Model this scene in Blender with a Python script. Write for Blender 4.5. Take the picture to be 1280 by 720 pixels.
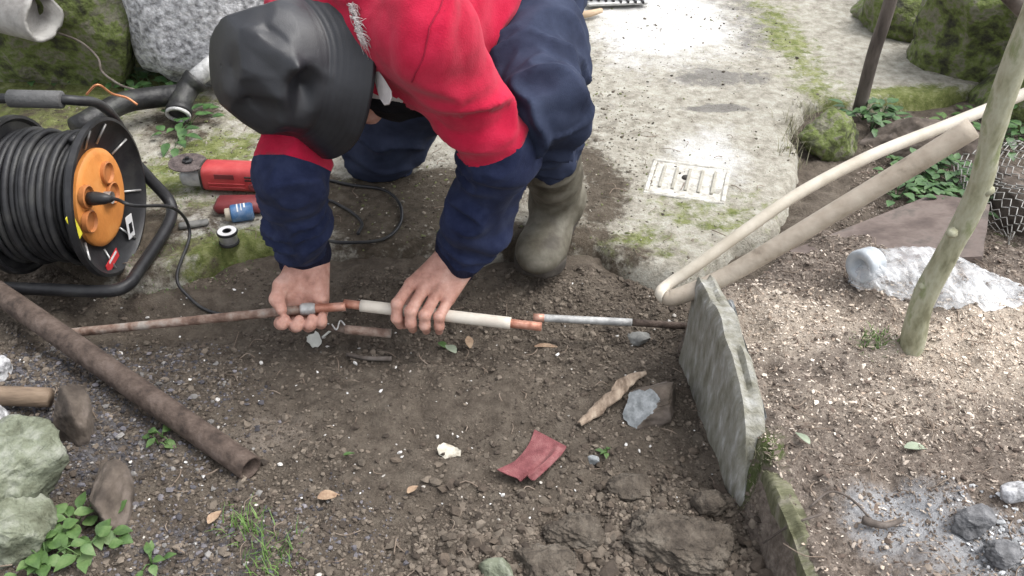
import bpy, math, random
import numpy as np
from mathutils import Vector, Matrix

random.seed(7); rng = np.random.default_rng(11)
scene = bpy.context.scene
for o in list(bpy.data.objects): bpy.data.objects.remove(o)
COL = scene.collection

# ------------------------------------------------------------------ camera, sky, sun, exposure
CAM_H = 1.12; PITCH = math.radians(37.0); FX = 1150.0
cam_d = bpy.data.cameras.new('camera'); cam = bpy.data.objects.new('camera', cam_d); COL.objects.link(cam)
cam.location = (0, 0, CAM_H); cam.rotation_euler = (math.pi/2 - PITCH, 0, 0)
cam_d.sensor_width = 36; cam_d.lens = 36*FX/1280; cam_d.clip_start = 0.02; cam_d.clip_end = 500
scene.camera = cam
world = bpy.data.worlds.new('World'); scene.world = world; world.use_nodes = True
wn = world.node_tree; wn.nodes.clear()
sky = wn.nodes.new('ShaderNodeTexSky'); sky.sky_type = 'NISHITA'; sky.sun_disc = False
SUN_EL = math.radians(60); SUN_AZ = math.radians(85)      # azimuth measured from +Y towards +X
sky.sun_elevation = SUN_EL; sky.sun_rotation = SUN_AZ; sky.dust_density = 3.0; sky.air_density = 1.0
hs = wn.nodes.new('ShaderNodeHueSaturation'); hs.inputs['Saturation'].default_value = 0.2
bg = wn.nodes.new('ShaderNodeBackground'); bg.inputs['Strength'].default_value = 0.15
wo = wn.nodes.new('ShaderNodeOutputWorld')
wn.links.new(sky.outputs[0], hs.inputs['Color']); wn.links.new(hs.outputs[0], bg.inputs['Color']); wn.links.new(bg.outputs[0], wo.inputs[0])
sun_d = bpy.data.lights.new('sun', 'SUN'); sun = bpy.data.objects.new('sun', sun_d); COL.objects.link(sun)
sun_d.energy = 1.1; sun_d.angle = math.radians(45); sun_d.color = (1.0, 0.97, 0.93)
sdir = Vector((math.sin(SUN_AZ)*math.cos(SUN_EL), math.cos(SUN_AZ)*math.cos(SUN_EL), math.sin(SUN_EL)))
sun.rotation_euler = sdir.to_track_quat('Z', 'Y').to_euler(); sun.location = (2, 3, 6)
vs = scene.view_settings; vs.view_transform = 'Standard'; vs.look = 'None'; vs.gamma = 1.0; vs.exposure = 1.33
vs.use_curve_mapping = False
scene.render.engine = 'CYCLES'; scene.render.resolution_x = 1024; scene.render.resolution_y = 576

# ------------------------------------------------------------------ measuring: photo pixel -> point of the place
SP, CP = math.sin(PITCH), math.cos(PITCH)
def at(u, v, z=0.0):
    r = (360 - v)/FX; w = CAM_H - z
    y = w*(CP + r*SP)/(SP - r*CP)
    d = y*CP + w*SP
    return np.array([(u - 640)/FX*d, y, z])
def aty(u, v, y):
    r = (360 - v)/FX
    w = y*(SP - r*CP)/(CP + r*SP); d = y*CP + w*SP
    return np.array([(u - 640)/FX*d, y, CAM_H - w])
def atd(u, v, d):
    q = (360 - v)/FX*d
    return np.array([(u - 640)/FX*d, d*CP + q*SP, CAM_H - d*SP + q*CP])

# ------------------------------------------------------------------ numpy noise
def _h(ix, iy, iz, s):
    n = (ix*374761393 + iy*668265263 + iz*2147483647 + s*1274126177) & 0xffffffff
    n = ((n ^ (n >> 13))*1274126177) & 0xffffffff
    n = ((n ^ (n >> 16))*668265263) & 0xffffffff
    return ((n ^ (n >> 15)) & 0xffffff)/float(0xffffff)*2 - 1
def vnoise(p, s=0):
    p = np.asarray(p, dtype=np.float64); i = np.floor(p).astype(np.int64); f = p - i; f = f*f*(3 - 2*f)
    x, y, z = i[:, 0], i[:, 1], i[:, 2]; a, b, c = f[:, 0], f[:, 1], f[:, 2]
    def L(u, v, t): return u + (v - u)*t
    return L(L(L(_h(x, y, z, s), _h(x+1, y, z, s), a), L(_h(x, y+1, z, s), _h(x+1, y+1, z, s), a), b),
             L(L(_h(x, y, z+1, s), _h(x+1, y, z+1, s), a), L(_h(x, y+1, z+1, s), _h(x+1, y+1, z+1, s), a), b), c)
def fbm(p, o=4, s=0):
    p = np.asarray(p, dtype=np.float64); t = np.zeros(len(p)); a = 0.5
    for k in range(o): t += a*vnoise(p + 17.3*k, s + k); p = p*2.03; a *= 0.5
    return t
def sstep(a, b, x): t = np.clip((x - a)/(b - a), 0, 1); return t*t*(3 - 2*t)
def poly_sd(P, poly):
    poly = np.asarray(poly)[:, :2]; d = np.full(len(P), 1e9); inside = np.zeros(len(P), bool); n = len(poly)
    for i in range(n):
        a, b = poly[i], poly[(i+1) % n]; e = b - a; w = P - a
        t = np.clip((w@e)/(e@e), 0, 1); q = w - t[:, None]*e; d = np.minimum(d, (q**2).sum(1))
        c = ((a[1] > P[:, 1]) != (b[1] > P[:, 1])) & (P[:, 0] < (b[0]-a[0])*(P[:, 1]-a[1])/(b[1]-a[1]+1e-12) + a[0])
        inside ^= c
    return np.where(inside, -1, 1)*np.sqrt(d)

# ------------------------------------------------------------------ mesh helpers: a shape is (V, F)
def mk(name, V, F, smooth=True, attrs=None):
    me = bpy.data.meshes.new(name); V = np.asarray(V, dtype=np.float32)
    if isinstance(F, np.ndarray):
        n, k = F.shape; lv = F.astype(np.int32).ravel(); tot = np.full(n, k, np.int32)
    else:
        tot = np.array([len(f) for f in F], np.int32); lv = np.array([i for f in F for i in f], np.int32)
    st = np.concatenate([[0], np.cumsum(tot)[:-1]]).astype(np.int32)
    me.vertices.add(len(V)); me.vertices.foreach_set('co', V.ravel())
    me.loops.add(len(lv)); me.loops.foreach_set('vertex_index', lv)
    me.polygons.add(len(tot)); me.polygons.foreach_set('loop_start', st); me.polygons.foreach_set('loop_total', tot)
    me.polygons.foreach_set('use_smooth', np.full(len(tot), bool(smooth)))
    me.update(calc_edges=True); me.validate()
    for k, a in (attrs or {}).items():
        at_ = me.color_attributes.new(k, 'FLOAT_COLOR', 'POINT')
        a = np.asarray(a, np.float32)
        if a.shape[1] == 3: a = np.concatenate([a, np.ones((len(a), 1), np.float32)], 1)
        at_.data.foreach_set('color', a.ravel())
    return me
def join(*S):
    V = []; F = []; o = 0
    for v, f in S:
        V.append(np.asarray(v, float)); F += [[int(i) + o for i in q] for q in f]; o += len(v)
    return np.concatenate(V), F
ORIG = {}
def obj(name, S, m, parent=None, smooth=True, attrs=None, sharp=None):
    V, F = S; V = np.asarray(V, float)
    if parent is None: c = np.array([(V[:, 0].min()+V[:, 0].max())/2, (V[:, 1].min()+V[:, 1].max())/2, V[:, 2].min()])
    else: c = ORIG[parent.name]
    me = mk(name, V - c, F, smooth, attrs); o = bpy.data.objects.new(name, me); COL.objects.link(o)
    if m is not None: me.materials.append(m)
    if sharp is not None and smooth:
        try: me.set_sharp_from_angle(angle=math.radians(sharp))
        except Exception: pass
    if parent is None: o.location = c
    else: o.parent = parent
    ORIG[o.name] = c
    return o
def tag(o, label, cat, group=None):
    o['label'] = label; o['category'] = cat
    if group: o['group'] = group
    return o
def kind(o, k, label=None):
    o['kind'] = k
    if label: o['label'] = label
    return o
def thing(name, label, cat, loc, group=None):
    o = bpy.data.objects.new(name, None); o.empty_display_size = 0.05; COL.objects.link(o); o.location = tuple(float(a) for a in loc)
    ORIG[o.name] = np.array(loc, float); return tag(o, label, cat, group)
def spline(P, n=8, closed=False):
    P = np.asarray(P, float); out = []; N = len(P)
    for i in range(N - (0 if closed else 1)):
        p1, p2 = P[i], P[(i+1) % N]
        p0 = P[i-1] if (closed or i > 0) else 2*p1 - p2
        p3 = P[(i+2) % N] if (closed or i+2 < N) else 2*p2 - p1
        for k in range(n):
            t = k/n
            out.append(.5*((2*p1) + (-p0+p2)*t + (2*p0-5*p1+4*p2-p3)*t*t + (-p0+3*p1-3*p2+p3)*t**3))
    if not closed: out.append(P[-1])
    return np.array(out)
def tube(P, r, seg=10, cap=True, closed=False):
    P = np.asarray(P, float); n = len(P); r = np.broadcast_to(np.asarray(r, float), (n,))
    T = np.gradient(P, axis=0) if not closed else np.roll(P, -1, 0) - np.roll(P, 1, 0)
    T /= np.linalg.norm(T, axis=1)[:, None] + 1e-12
    a = np.array([0, 0, 1.]) if abs(T[0][2]) < .9 else np.array([1., 0, 0]); N = np.cross(T[0], a); N /= np.linalg.norm(N)
    V = []; th = np.linspace(0, 2*np.pi, seg, endpoint=False)
    for i in range(n):
        N = N - T[i]*(N@T[i]); N /= np.linalg.norm(N) + 1e-12; B = np.cross(T[i], N)
        V.append(P[i] + r[i]*(np.cos(th)[:, None]*N + np.sin(th)[:, None]*B))
    V = np.concatenate(V); F = []
    for i in range(n if closed else n-1):
        j = (i+1) % n
        for k in range(seg):
            l = (k+1) % seg; F.append([i*seg+k, i*seg+l, j*seg+l, j*seg+k])
    if cap and not closed: F.append(list(range(seg))[::-1]); F.append([(n-1)*seg+k for k in range(seg)])
    return V, F
def frame(axis, up=(0, 0, 1)):
    a = np.array(axis, float); a /= np.linalg.norm(a); u = np.array(up, float); u = u - a*(u@a); u /= np.linalg.norm(u)
    return a, u, np.cross(a, u)
def lathe(prof, c, axis, seg=40, up=(0, 0, 1), close=False):
    # prof: list of (distance along axis, radius)
    a, u, w = frame(axis, up); c = np.array(c, float); th = np.linspace(0, 2*np.pi, seg, endpoint=False); V = []; F = []
    R = np.cos(th)[:, None]*u + np.sin(th)[:, None]*w
    for s, r in prof: V.append(c + a*s + max(r, 1e-5)*R)
    n = len(prof)
    for i in range(n if close else n-1):
        j = (i+1) % n
        for k in range(seg):
            l = (k+1) % seg; F.append([i*seg+k, i*seg+l, j*seg+l, j*seg+k])
    return np.concatenate(V), F
def bbox(c, size, axes=None, bev=0.0):
    # bevelled box: centre, size, axes (3 rows)
    A = np.eye(3) if axes is None else np.array(axes, float); s = np.array(size, float)/2; c = np.array(c, float)
    b = min(bev, s.min()*.9); V = []; idx = {}
    for sx in (-1, 1):
        for sy in (-1, 1):
            for sz in (-1, 1):
                for k in range(3):
                    q = np.array([sx, sy, sz])*s; m = np.full(3, b); m[k] = 0; q = q - np.array([sx, sy, sz])*m
                    idx[(sx, sy, sz, k)] = len(V); V.append(c + q@A)
    F = []
    for k in range(3):
        i, j = (k+1) % 3, (k+2) % 3
        for s_ in (-1, 1):
            f = []
            for (p, q) in ((-1, -1), (1, -1), (1, 1), (-1, 1)):
                t = [0, 0, 0]; t[k] = s_; t[i] = p; t[j] = q; f.append(idx[(*t, k)])
            F.append(f if s_ > 0 else f[::-1])
    if b > 0:
        for k in range(3):
            i, j = (k+1) % 3, (k+2) % 3
            for p in (-1, 1):
                for q in (-1, 1):
                    t0 = [0, 0, 0]; t1 = [0, 0, 0]; t0[k] = -1; t1[k] = 1
                    for t in (t0, t1): t[i] = p; t[j] = q
                    f = [idx[(*t0, i)], idx[(*t1, i)], idx[(*t1, j)], idx[(*t0, j)]]
                    F.append(f if p*q < 0 else f[::-1])
        for sx in (-1, 1):
            for sy in (-1, 1):
                for sz in (-1, 1):
                    f = [idx[(sx, sy, sz, k)] for k in range(3)]; F.append(f if sx*sy*sz > 0 else f[::-1])
    return np.array(V), F
def ico(sub=0):
    t = (1+5**.5)/2
    V = [(-1, t, 0), (1, t, 0), (-1, -t, 0), (1, -t, 0), (0, -1, t), (0, 1, t), (0, -1, -t), (0, 1, -t), (t, 0, -1), (t, 0, 1), (-t, 0, -1), (-t, 0, 1)]
    V = [np.array(v)/np.linalg.norm(v) for v in V]
    F = [(0, 11, 5), (0, 5, 1), (0, 1, 7), (0, 7, 10), (0, 10, 11), (1, 5, 9), (5, 11, 4), (11, 10, 2), (10, 7, 6), (7, 1, 8), (3, 9, 4), (3, 4, 2), (3, 2, 6), (3, 6, 8), (3, 8, 9), (4, 9, 5), (2, 4, 11), (6, 2, 10), (8, 6, 7), (9, 8, 1)]
    for _ in range(sub):
        c = {}; G = []
        def mid(a, b):
            k = (min(a, b), max(a, b))
            if k not in c: m = V[a]+V[b]; V.append(m/np.linalg.norm(m)); c[k] = len(V)-1
            return c[k]
        for a, b, d in F:
            x, y, z = mid(a, b), mid(b, d), mid(d, a); G += [(a, x, z), (b, y, x), (d, z, y), (x, y, z)]
        F = G
    return np.array(V), np.array(F)
def rotz(a): c, s = math.cos(a), math.sin(a); return np.array([[c, -s, 0], [s, c, 0], [0, 0, 1.]])
def rock(c, size, seed=0, sub=4, rough=.18, cuts=8, rz=0.0, tilt=0.0, fine=.03, boxy=0.5):
    V, F = ico(sub); r = np.random.default_rng(seed)
    e = 2/(1+boxy*3); V = np.sign(V)*np.abs(V)**(1-boxy*.55); V = V/np.abs(V).max()
    for _ in range(cuts):
        n = r.normal(size=3); n /= np.linalg.norm(n); h = r.uniform(.62, .9); d = V@n; V = V - np.maximum(d-h, 0)[:, None]*n*.92
    nrm = V/np.linalg.norm(V, axis=1)[:, None]
    V = V + nrm*(rough*fbm(V*1.7+seed*3.1, 4, seed) + fine*fbm(V*9+seed, 4, seed+9))[:, None]
    V = V*np.array(size)/2
    if tilt: ct, st = math.cos(tilt), math.sin(tilt); V = V@np.array([[1, 0, 0], [0, ct, -st], [0, st, ct]]).T
    V = V@rotz(rz).T + np.array(c)
    return V, F
def nets(f, lo, hi, h):
    ax = [np.arange(lo[i]-2*h, hi[i]+3*h, h) for i in range(3)]; nx, ny, nz = map(len, ax)
    Fv = np.empty((nx, ny, nz), np.float32); Y, Z = np.meshgrid(ax[1], ax[2], indexing='ij')
    step = max(1, int(400000/(ny*nz)))
    for i in range(0, nx, step):
        xs = ax[0][i:i+step]; P = np.empty((len(xs), ny, nz, 3)); P[..., 0] = xs[:, None, None]; P[..., 1] = Y; P[..., 2] = Z
        Fv[i:i+step] = f(P.reshape(-1, 3)).reshape(len(xs), ny, nz)
    S = Fv < 0; acc = np.zeros((nx-1, ny-1, nz-1, 3), np.float32); cnt = np.zeros((nx-1, ny-1, nz-1), np.float32)
    def sl(A, o): return A[o[0]:nx-1+o[0], o[1]:ny-1+o[1], o[2]:nz-1+o[2]]
    for k in range(3):
        i, j = (k+1) % 3, (k+2) % 3
        for p in (0, 1):
            for q in (0, 1):
                a = [0, 0, 0]; a[i] = p; a[j] = q; b = list(a); b[k] = 1
                fa, fb = sl(Fv, a), sl(Fv, b); cr = sl(S, a) != sl(S, b)
                t = np.where(cr, fa/np.where(cr, fa-fb, 1), 0)
                for m in range(3): acc[..., m] += np.where(cr, (t if m == k else a[m]), 0)
                cnt += cr
    act = cnt > 0; ids = np.full(act.shape, -1, np.int64); ids[act] = np.arange(act.sum())
    I = np.argwhere(act); V = (I + acc[act]/cnt[act][:, None])*h + np.array([ax[0][0], ax[1][0], ax[2][0]])
    Q = []
    for k in range(3):
        i, j = (k+1) % 3, (k+2) % 3
        a = [slice(1, -1)]*3; b = [slice(1, -1)]*3; a[k] = slice(0, -1); b[k] = slice(1, None)
        sa, sb = S[tuple(a)], S[tuple(b)]
        E = np.argwhere(sa != sb); off = np.array([1, 1, 1]); off[k] = 0; E = E + off
        inside = S[E[:, 0], E[:, 1], E[:, 2]]
        def cell(di, dj):
            C = E.copy(); C[:, i] += di; C[:, j] += dj; return ids[C[:, 0], C[:, 1], C[:, 2]]
        q = np.stack([cell(-1, -1), cell(0, -1), cell(0, 0), cell(-1, 0)], 1); q[~inside] = q[~inside][:, ::-1]
        Q.append(q)
    Q = np.concatenate(Q); return V, Q[(Q >= 0).all(1)]
def rcone(P, a, b, ra, rb):
    a = np.array(a, float); b = np.array(b, float); e = b - a; t = np.clip((P-a)@e/(e@e), 0, 1)
    q = P - a - t[:, None]*e
    return np.sqrt((q**2).sum(1)) - (ra + (rb-ra)*t)
def ellip(P, c, r, A=None):
    q = P - np.array(c, float)
    if A is not None: q = q@np.array(A, float).T
    r = np.array(r, float); k0 = np.linalg.norm(q/r, axis=1); k1 = np.linalg.norm(q/(r*r), axis=1)+1e-9
    return k0*(k0-1)/k1
def smin(a, b, k): h = np.maximum(k - np.abs(a-b), 0)/k; return np.minimum(a, b) - h*h*k*.25
def chain(P, pts, rad, k=.01):
    d = None
    for i in range(len(pts)-1):
        e = rcone(P, pts[i], pts[i+1], rad[i], rad[i+1]); d = e if d is None else smin(d, e, k)
    return d
def normals(V, F):
    F = np.asarray(F); n = np.zeros_like(V); fn = np.cross(V[F[:, 2]]-V[F[:, 0]], V[F[:, 3 % F.shape[1]]]-V[F[:, 1]] if F.shape[1] == 4 else V[F[:, 1]]-V[F[:, 0]])
    if F.shape[1] == 3: fn = -fn
    for k in range(F.shape[1]): np.add.at(n, F[:, k], fn)
    return n/(np.linalg.norm(n, axis=1)[:, None]+1e-12)
def submesh(V, F, mask):
    G = F[mask]; u, inv = np.unique(G, return_inverse=True); return V[u], inv.reshape(G.shape)

# ------------------------------------------------------------------ materials
def mat(name, cols, scale=20, rough=.8, bump=.3, bscale=80, metal=0, spec=.4, detail=6, stretch=None, spread=(.35, .65),
        attr=None, trans=0, sss=0, coat=0, bdist=.004, sheen=0):
    m = bpy.data.materials.new(name); m.use_nodes = True; nt = m.node_tree; N = nt.nodes; L = nt.links
    b = N['Principled BSDF']; b.inputs['Roughness'].default_value = rough; b.inputs['Metallic'].default_value = metal
    b.inputs['Specular IOR Level'].default_value = spec
    if trans: b.inputs['Transmission Weight'].default_value = trans
    if sss: b.inputs['Subsurface Weight'].default_value = sss; b.inputs['Subsurface Radius'].default_value = (.01, .004, .002)
    if coat: b.inputs['Coat Weight'].default_value = coat
    if sheen: b.inputs['Sheen Weight'].default_value = sheen; b.inputs['Sheen Roughness'].default_value = .6
    tc = N.new('ShaderNodeTexCoord'); mp = N.new('ShaderNodeMapping'); L.new(tc.outputs['Object'], mp.inputs[0])
    if stretch: mp.inputs['Scale'].default_value = stretch
    no = N.new('ShaderNodeTexNoise'); no.inputs['Scale'].default_value = scale; no.inputs['Detail'].default_value = detail; no.inputs['Roughness'].default_value = .62
    L.new(mp.outputs[0], no.inputs[0])
    rp = N.new('ShaderNodeValToRGB'); cr = rp.color_ramp; n = len(cols)
    while len(cr.elements) < n: cr.elements.new(.5)
    for i, c in enumerate(cols):
        cr.elements[i].position = spread[0] + (spread[1]-spread[0])*(i/max(n-1, 1)); cr.elements[i].color = (*c, 1)
    L.new(no.outputs[0], rp.inputs[0]); out = rp.outputs[0]
    if attr:
        a = N.new('ShaderNodeAttribute'); a.attribute_name = attr
        mx = N.new('ShaderNodeMix'); mx.data_type = 'RGBA'; mx.blend_type = 'MULTIPLY'; mx.inputs[0].default_value = 1
        L.new(a.outputs['Color'], mx.inputs[6]); L.new(out, mx.inputs[7]); out = mx.outputs[2]
    L.new(out, b.inputs['Base Color'])
    if bump:
        nb = N.new('ShaderNodeTexNoise'); nb.inputs['Scale'].default_value = bscale; nb.inputs['Detail'].default_value = 5; L.new(mp.outputs[0], nb.inputs[0])
        bp = N.new('ShaderNodeBump'); bp.inputs['Strength'].default_value = bump; bp.inputs['Distance'].default_value = bdist
        L.new(nb.outputs[0], bp.inputs['Height']); L.new(bp.outputs[0], b.inputs['Normal'])
    return m
def ground_mat(name, layers, base, gloss=.9, bump=1.0, bscale=120):
    """base = list of colours, layers = [(attribute channel index, colours, noise scale)] mixed over it by the masks stored in attribute 'mask' / 'mask2'"""
    m = bpy.data.materials.new(name); m.use_nodes = True; nt = m.node_tree; N = nt.nodes; L = nt.links
    b = N['Principled BSDF']; b.inputs['Roughness'].default_value = gloss; b.inputs['Specular IOR Level'].default_value = .25
    tc = N.new('ShaderNodeTexCoord')
    def ramp(cols, scale, spread=(.33, .67), detail=8):
        no = N.new('ShaderNodeTexNoise'); no.inputs['Scale'].default_value = scale; no.inputs['Detail'].default_value = detail; no.inputs['Roughness'].default_value = .72
        L.new(tc.outputs['Object'], no.inputs[0]); rp = N.new('ShaderNodeValToRGB'); cr = rp.color_ramp
        while len(cr.elements) < len(cols): cr.elements.new(.5)
        for i, c in enumerate(cols): cr.elements[i].position = spread[0]+(spread[1]-spread[0])*i/(len(cols)-1); cr.elements[i].color = (*c, 1)
        L.new(no.outputs[0], rp.inputs[0]); return rp.outputs[0]
    out = ramp(*base)
    seps = {}
    for (an, ch, cols, sc, edge, *sf) in layers:
        sf = sf[0] if sf else .18
        if an not in seps:
            a = N.new('ShaderNodeAttribute'); a.attribute_name = an; s = N.new('ShaderNodeSeparateColor'); L.new(a.outputs['Color'], s.inputs[0]); seps[an] = s
        no = N.new('ShaderNodeTexNoise'); no.inputs['Scale'].default_value = edge; no.inputs['Detail'].default_value = 9; no.inputs['Roughness'].default_value = .75; L.new(tc.outputs['Object'], no.inputs[0])
        ad = N.new('ShaderNodeMath'); ad.operation = 'ADD'; L.new(seps[an].outputs[ch], ad.inputs[0])
        ms = N.new('ShaderNodeMath'); ms.operation = 'MULTIPLY_ADD'; L.new(no.outputs[0], ms.inputs[0]); ms.inputs[1].default_value = 1.6; ms.inputs[2].default_value = -.8
        L.new(ms.outputs[0], ad.inputs[1])
        mr = N.new('ShaderNodeMapRange'); mr.interpolation_type = 'SMOOTHSTEP'; mr.inputs['From Min'].default_value = .5-sf; mr.inputs['From Max'].default_value = .5+sf; L.new(ad.outputs[0], mr.inputs[0])
        mx = N.new('ShaderNodeMix'); mx.data_type = 'RGBA'; L.new(mr.outputs[0], mx.inputs[0]); L.new(out, mx.inputs[6]); L.new(ramp(cols, sc), mx.inputs[7]); out = mx.outputs[2]
    L.new(out, b.inputs['Base Color'])
    nb = N.new('ShaderNodeTexNoise'); nb.inputs['Scale'].default_value = bscale; nb.inputs['Detail'].default_value = 8; nb.inputs['Roughness'].default_value = .7; L.new(tc.outputs['Object'], nb.inputs[0])
    bp = N.new('ShaderNodeBump'); bp.inputs['Strength'].default_value = bump; bp.inputs['Distance'].default_value = .010
    L.new(nb.outputs[0], bp.inputs['Height']); L.new(bp.outputs[0], b.inputs['Normal'])
    return m

# ------------------------------------------------------------------ the lie of the land (all lengths in metres)
def W(pts, z=0): return np.array([at(u, v, z) for u, v in pts])
PATH = np.concatenate([W([(120, 372), (185, 368), (245, 348), (335, 318), (420, 326), (520, 322), (620, 330), (700, 322), (745, 322), (785, 352), (850, 376), (905, 346), (985, 286), (1000, 200), (1003, 140), (1100, 142), (1185, 135), (1245, 112)]),
                       np.array([[1.75, 2.9, 0], [2.2, 9, 0], [-4, 9, 0], [-4, 2.3, 0], [-1.6, 2.2, 0]])])
BED = np.array([[.33, 1.30, 0], [.37, .9, 0], [.40, .5, 0], [.3, -1, 0], [5, -1, 0], [5, 2.6, 0], [1.05, 2.6, 0], [.86, 2.0, 0], [.70, 1.72, 0], [.48, 1.44, 0], [.38, 1.36, 0]])
def path_mask(XY): return -poly_sd(XY, PATH)
def bed_mask(XY): return -poly_sd(XY, BED)
def p3(XY, z=0): return np.concatenate([XY, np.full((len(XY), 1), z)], 1)
def path_z(XY):
    m = path_mask(XY); n = .02*fbm(p3(XY*9), 3, 5)
    z = .030 + .010*fbm(p3(XY*2.2), 3, 3) + .004*fbm(p3(XY*22), 3, 4)
    return z - .12*(1-sstep(-.03, .035, m + n*2.2))
def soil_z(XY):
    z = .012*fbm(p3(XY*3), 4, 21) + .020*fbm(p3(XY*13), 4, 22) + .011*fbm(p3(XY*45), 3, 23)
    z += .03*sstep(1.0, .7, XY[:, 1])*(1+fbm(p3(XY*6), 3, 27))            # thrown-up soil nearest the viewer
    z += .05*sstep(-.5, -1.05, XY[:, 0])*sstep(1.35, 1.1, XY[:, 1])
    tr = np.exp(-((XY[:, 1]-1.36)/.10)**2)*sstep(-1.0, -.7, XY[:, 0])*sstep(.40, .25, XY[:, 0])
    z -= .035*tr                                                          # the dug trench along the pipes
    m = path_mask(XY)
    return z - .05*sstep(.0, .08, m)
def bed_z(XY):
    m = bed_mask(XY)
    z = .115 + .02*fbm(p3(XY*3), 3, 31) + .026*fbm(p3(XY*15), 4, 32) + .012*fbm(p3(XY*50), 3, 33)
    z -= .15*sstep(1.30, 1.85, XY[:, 1])
    return z - .22*(1-sstep(-.045, .02, m + .02*fbm(p3(XY*11), 3, 35)))
def gzv(XY): return np.maximum(np.maximum(soil_z(XY), path_z(XY)), bed_z(XY))
_gx, _gy = np.arange(-2.2, 2.6, .008), np.arange(.4, 3.4, .008)
_H = gzv(np.stack([a.ravel() for a in np.meshgrid(_gx, _gy, indexing='ij')], 1)).reshape(len(_gx), len(_gy))
def gz(x, y):
    fx_ = min(max((x-_gx[0])/.008, 0), len(_gx)-2.001); fy_ = min(max((y-_gy[0])/.008, 0), len(_gy)-2.001); i, j = int(fx_), int(fy_); a, b = fx_-i, fy_-j
    return float((_H[i, j]*(1-a)+_H[i+1, j]*a)*(1-b) + (_H[i, j+1]*(1-a)+_H[i+1, j+1]*a)*b)
def on(u, v, lift=0.0, z0=0.0):
    """the point of the ground seen at a photo pixel"""
    z = z0
    for _ in range(6): p = at(u, v, z); z = .5*z + .5*gz(p[0], p[1])
    p = at(u, v, z); p[2] = gz(p[0], p[1]) + lift; return p
def axis_steps(lo, hi, h, far):
    mid = np.arange(lo, hi, h); a = [hi]; s = h
    while a[-1] < far: s *= 1.25; a.append(a[-1]+s)
    b = [lo]; s = h
    while b[-1] > -far: s *= 1.25; b.append(b[-1]-s)
    return np.concatenate([np.array(b[1:])[::-1], mid, np.array(a)])
def sheet(xs, ys, zf):
    X, Y = np.meshgrid(xs, ys, indexing='ij'); XY = np.stack([X.ravel(), Y.ravel()], 1)
    Z = zf(XY); V = np.concatenate([XY, Z[:, None]], 1); n = len(ys)
    i = np.arange(len(xs)-1)[:, None]*n + np.arange(n-1)[None]; i = i.ravel()
    return V, np.stack([i, i+n, i+n+1, i+1], 1), XY
def blob(XY, u, v, ru, rv=None, z=0, s=0, amp=.5):
    c = at(u, v, z)[:2]; d = (XY - c)/np.array([ru, rv or ru]); r = np.linalg.norm(d, axis=1) + amp*fbm(p3(XY*7), 3, 40+s)
    return np.clip(1.25 - r, 0, 1)

SOIL_C = [(.072, .057, .044), (.12, .098, .077), (.168, .141, .112)]
V, F, XY = sheet(axis_steps(-1.35, 1.0, .0085, 60), axis_steps(.62, 2.0, .0075, 60), soil_z)
mask = np.zeros((len(V), 3))
mask[:, 0] = np.clip(np.maximum(blob(XY, 60, 520, .30, .30, s=1)*.85, blob(XY, 260, 690, .26, .12, s=2)*.55), 0, 1)*.8     # dark gravelly corner
mask[:, 1] = blob(XY, 335, 545, .07, .05, s=3)*.9                                                       # dry pale dust
mask[:, 2] = np.clip(blob(XY, 560, 300, .5, .12, s=4)*.35, 0, 1)
m_soil = ground_mat('soil', [('mask', 0, [(.045, .042, .046), (.10, .095, .1), (.19, .18, .185)], 150, 40),
                             ('mask', 1, [(.16, .13, .105), (.24, .205, .17)], 60, 14, .45),
                             ('mask', 2, [(.05, .055, .02), (.09, .095, .035)], 60, 30)], (SOIL_C, 34), bump=1.0, bscale=160)
kind(obj('ground', (V, F), m_soil, attrs={'mask': mask}), 'structure')

xs = np.concatenate([np.linspace(-4, -1.5, 60)[:-1], np.arange(-1.5, 1.45, .012), np.linspace(1.45, 2.3, 20)])
ys = np.concatenate([np.arange(1.15, 3.0, .012), np.linspace(3.0, 9.2, 80)])
V, F, XY = sheet(xs, ys, path_z)
mask = np.zeros((len(V), 3)); mask2 = np.zeros((len(V), 3))
mask[:, 0] = np.clip(np.maximum.reduce([blob(XY, 265, 215, .30, .30, s=5)*.66, blob(XY, 300, 320, .20, .10, s=6)*.85, blob(XY, 800, 320, .16, .12, s=7)*.62, blob(XY, 985, 60, .12, .8, s=8)*.6, blob(XY, 100, 100, .55, .5, s=9)*1.15, blob(XY, 1150, 128, .35, .08, s=91)*.8, blob(XY, 480, 250, .3, .16, s=10)*.45, blob(XY, 880, 285, .26, .16, s=19)*.5]), 0, 1)
mask[:, 1] = np.clip(np.maximum.reduce([blob(XY, 820, 30, .26, .52, s=11, amp=.35)*1.1, blob(XY, 890, 215, .12, .2, s=12)*.85, blob(XY, 240, 300, .12, .06, s=13)*.7]), 0, 1)      # overexposed glare painted white on the far path, plus pale patches nearer
mask[:, 2] = np.clip(np.maximum.reduce([blob(XY, 520, 265, .34, .22, s=14)*1.0, blob(XY, 640, 310, .3, .06, s=15)*.9, blob(XY, 745, 240, .09, .34, s=16)*.78, blob(XY, 790, 330, .10, .05, s=86)*.6, blob(XY, 60, 330, .45, .3, s=17)*.9, blob(XY, 225, 165, .16, .14, s=92)*.8, blob(XY, 60, 160, .4, .4, s=18)*.5, blob(XY, 600, 60, .5, .6, s=20)*.5]), 0, 1)
mask2[:, 0] = np.clip(np.maximum.reduce([blob(XY, 890, 110, .18, .11, s=24)*.9, blob(XY, 890, 149, .14, .03, s=25)*1.0, blob(XY, 930, 40, .2, .5, s=26)*.5, blob(XY, 760, 150, .1, .2, s=28)*.42]), 0, 1)
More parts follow.
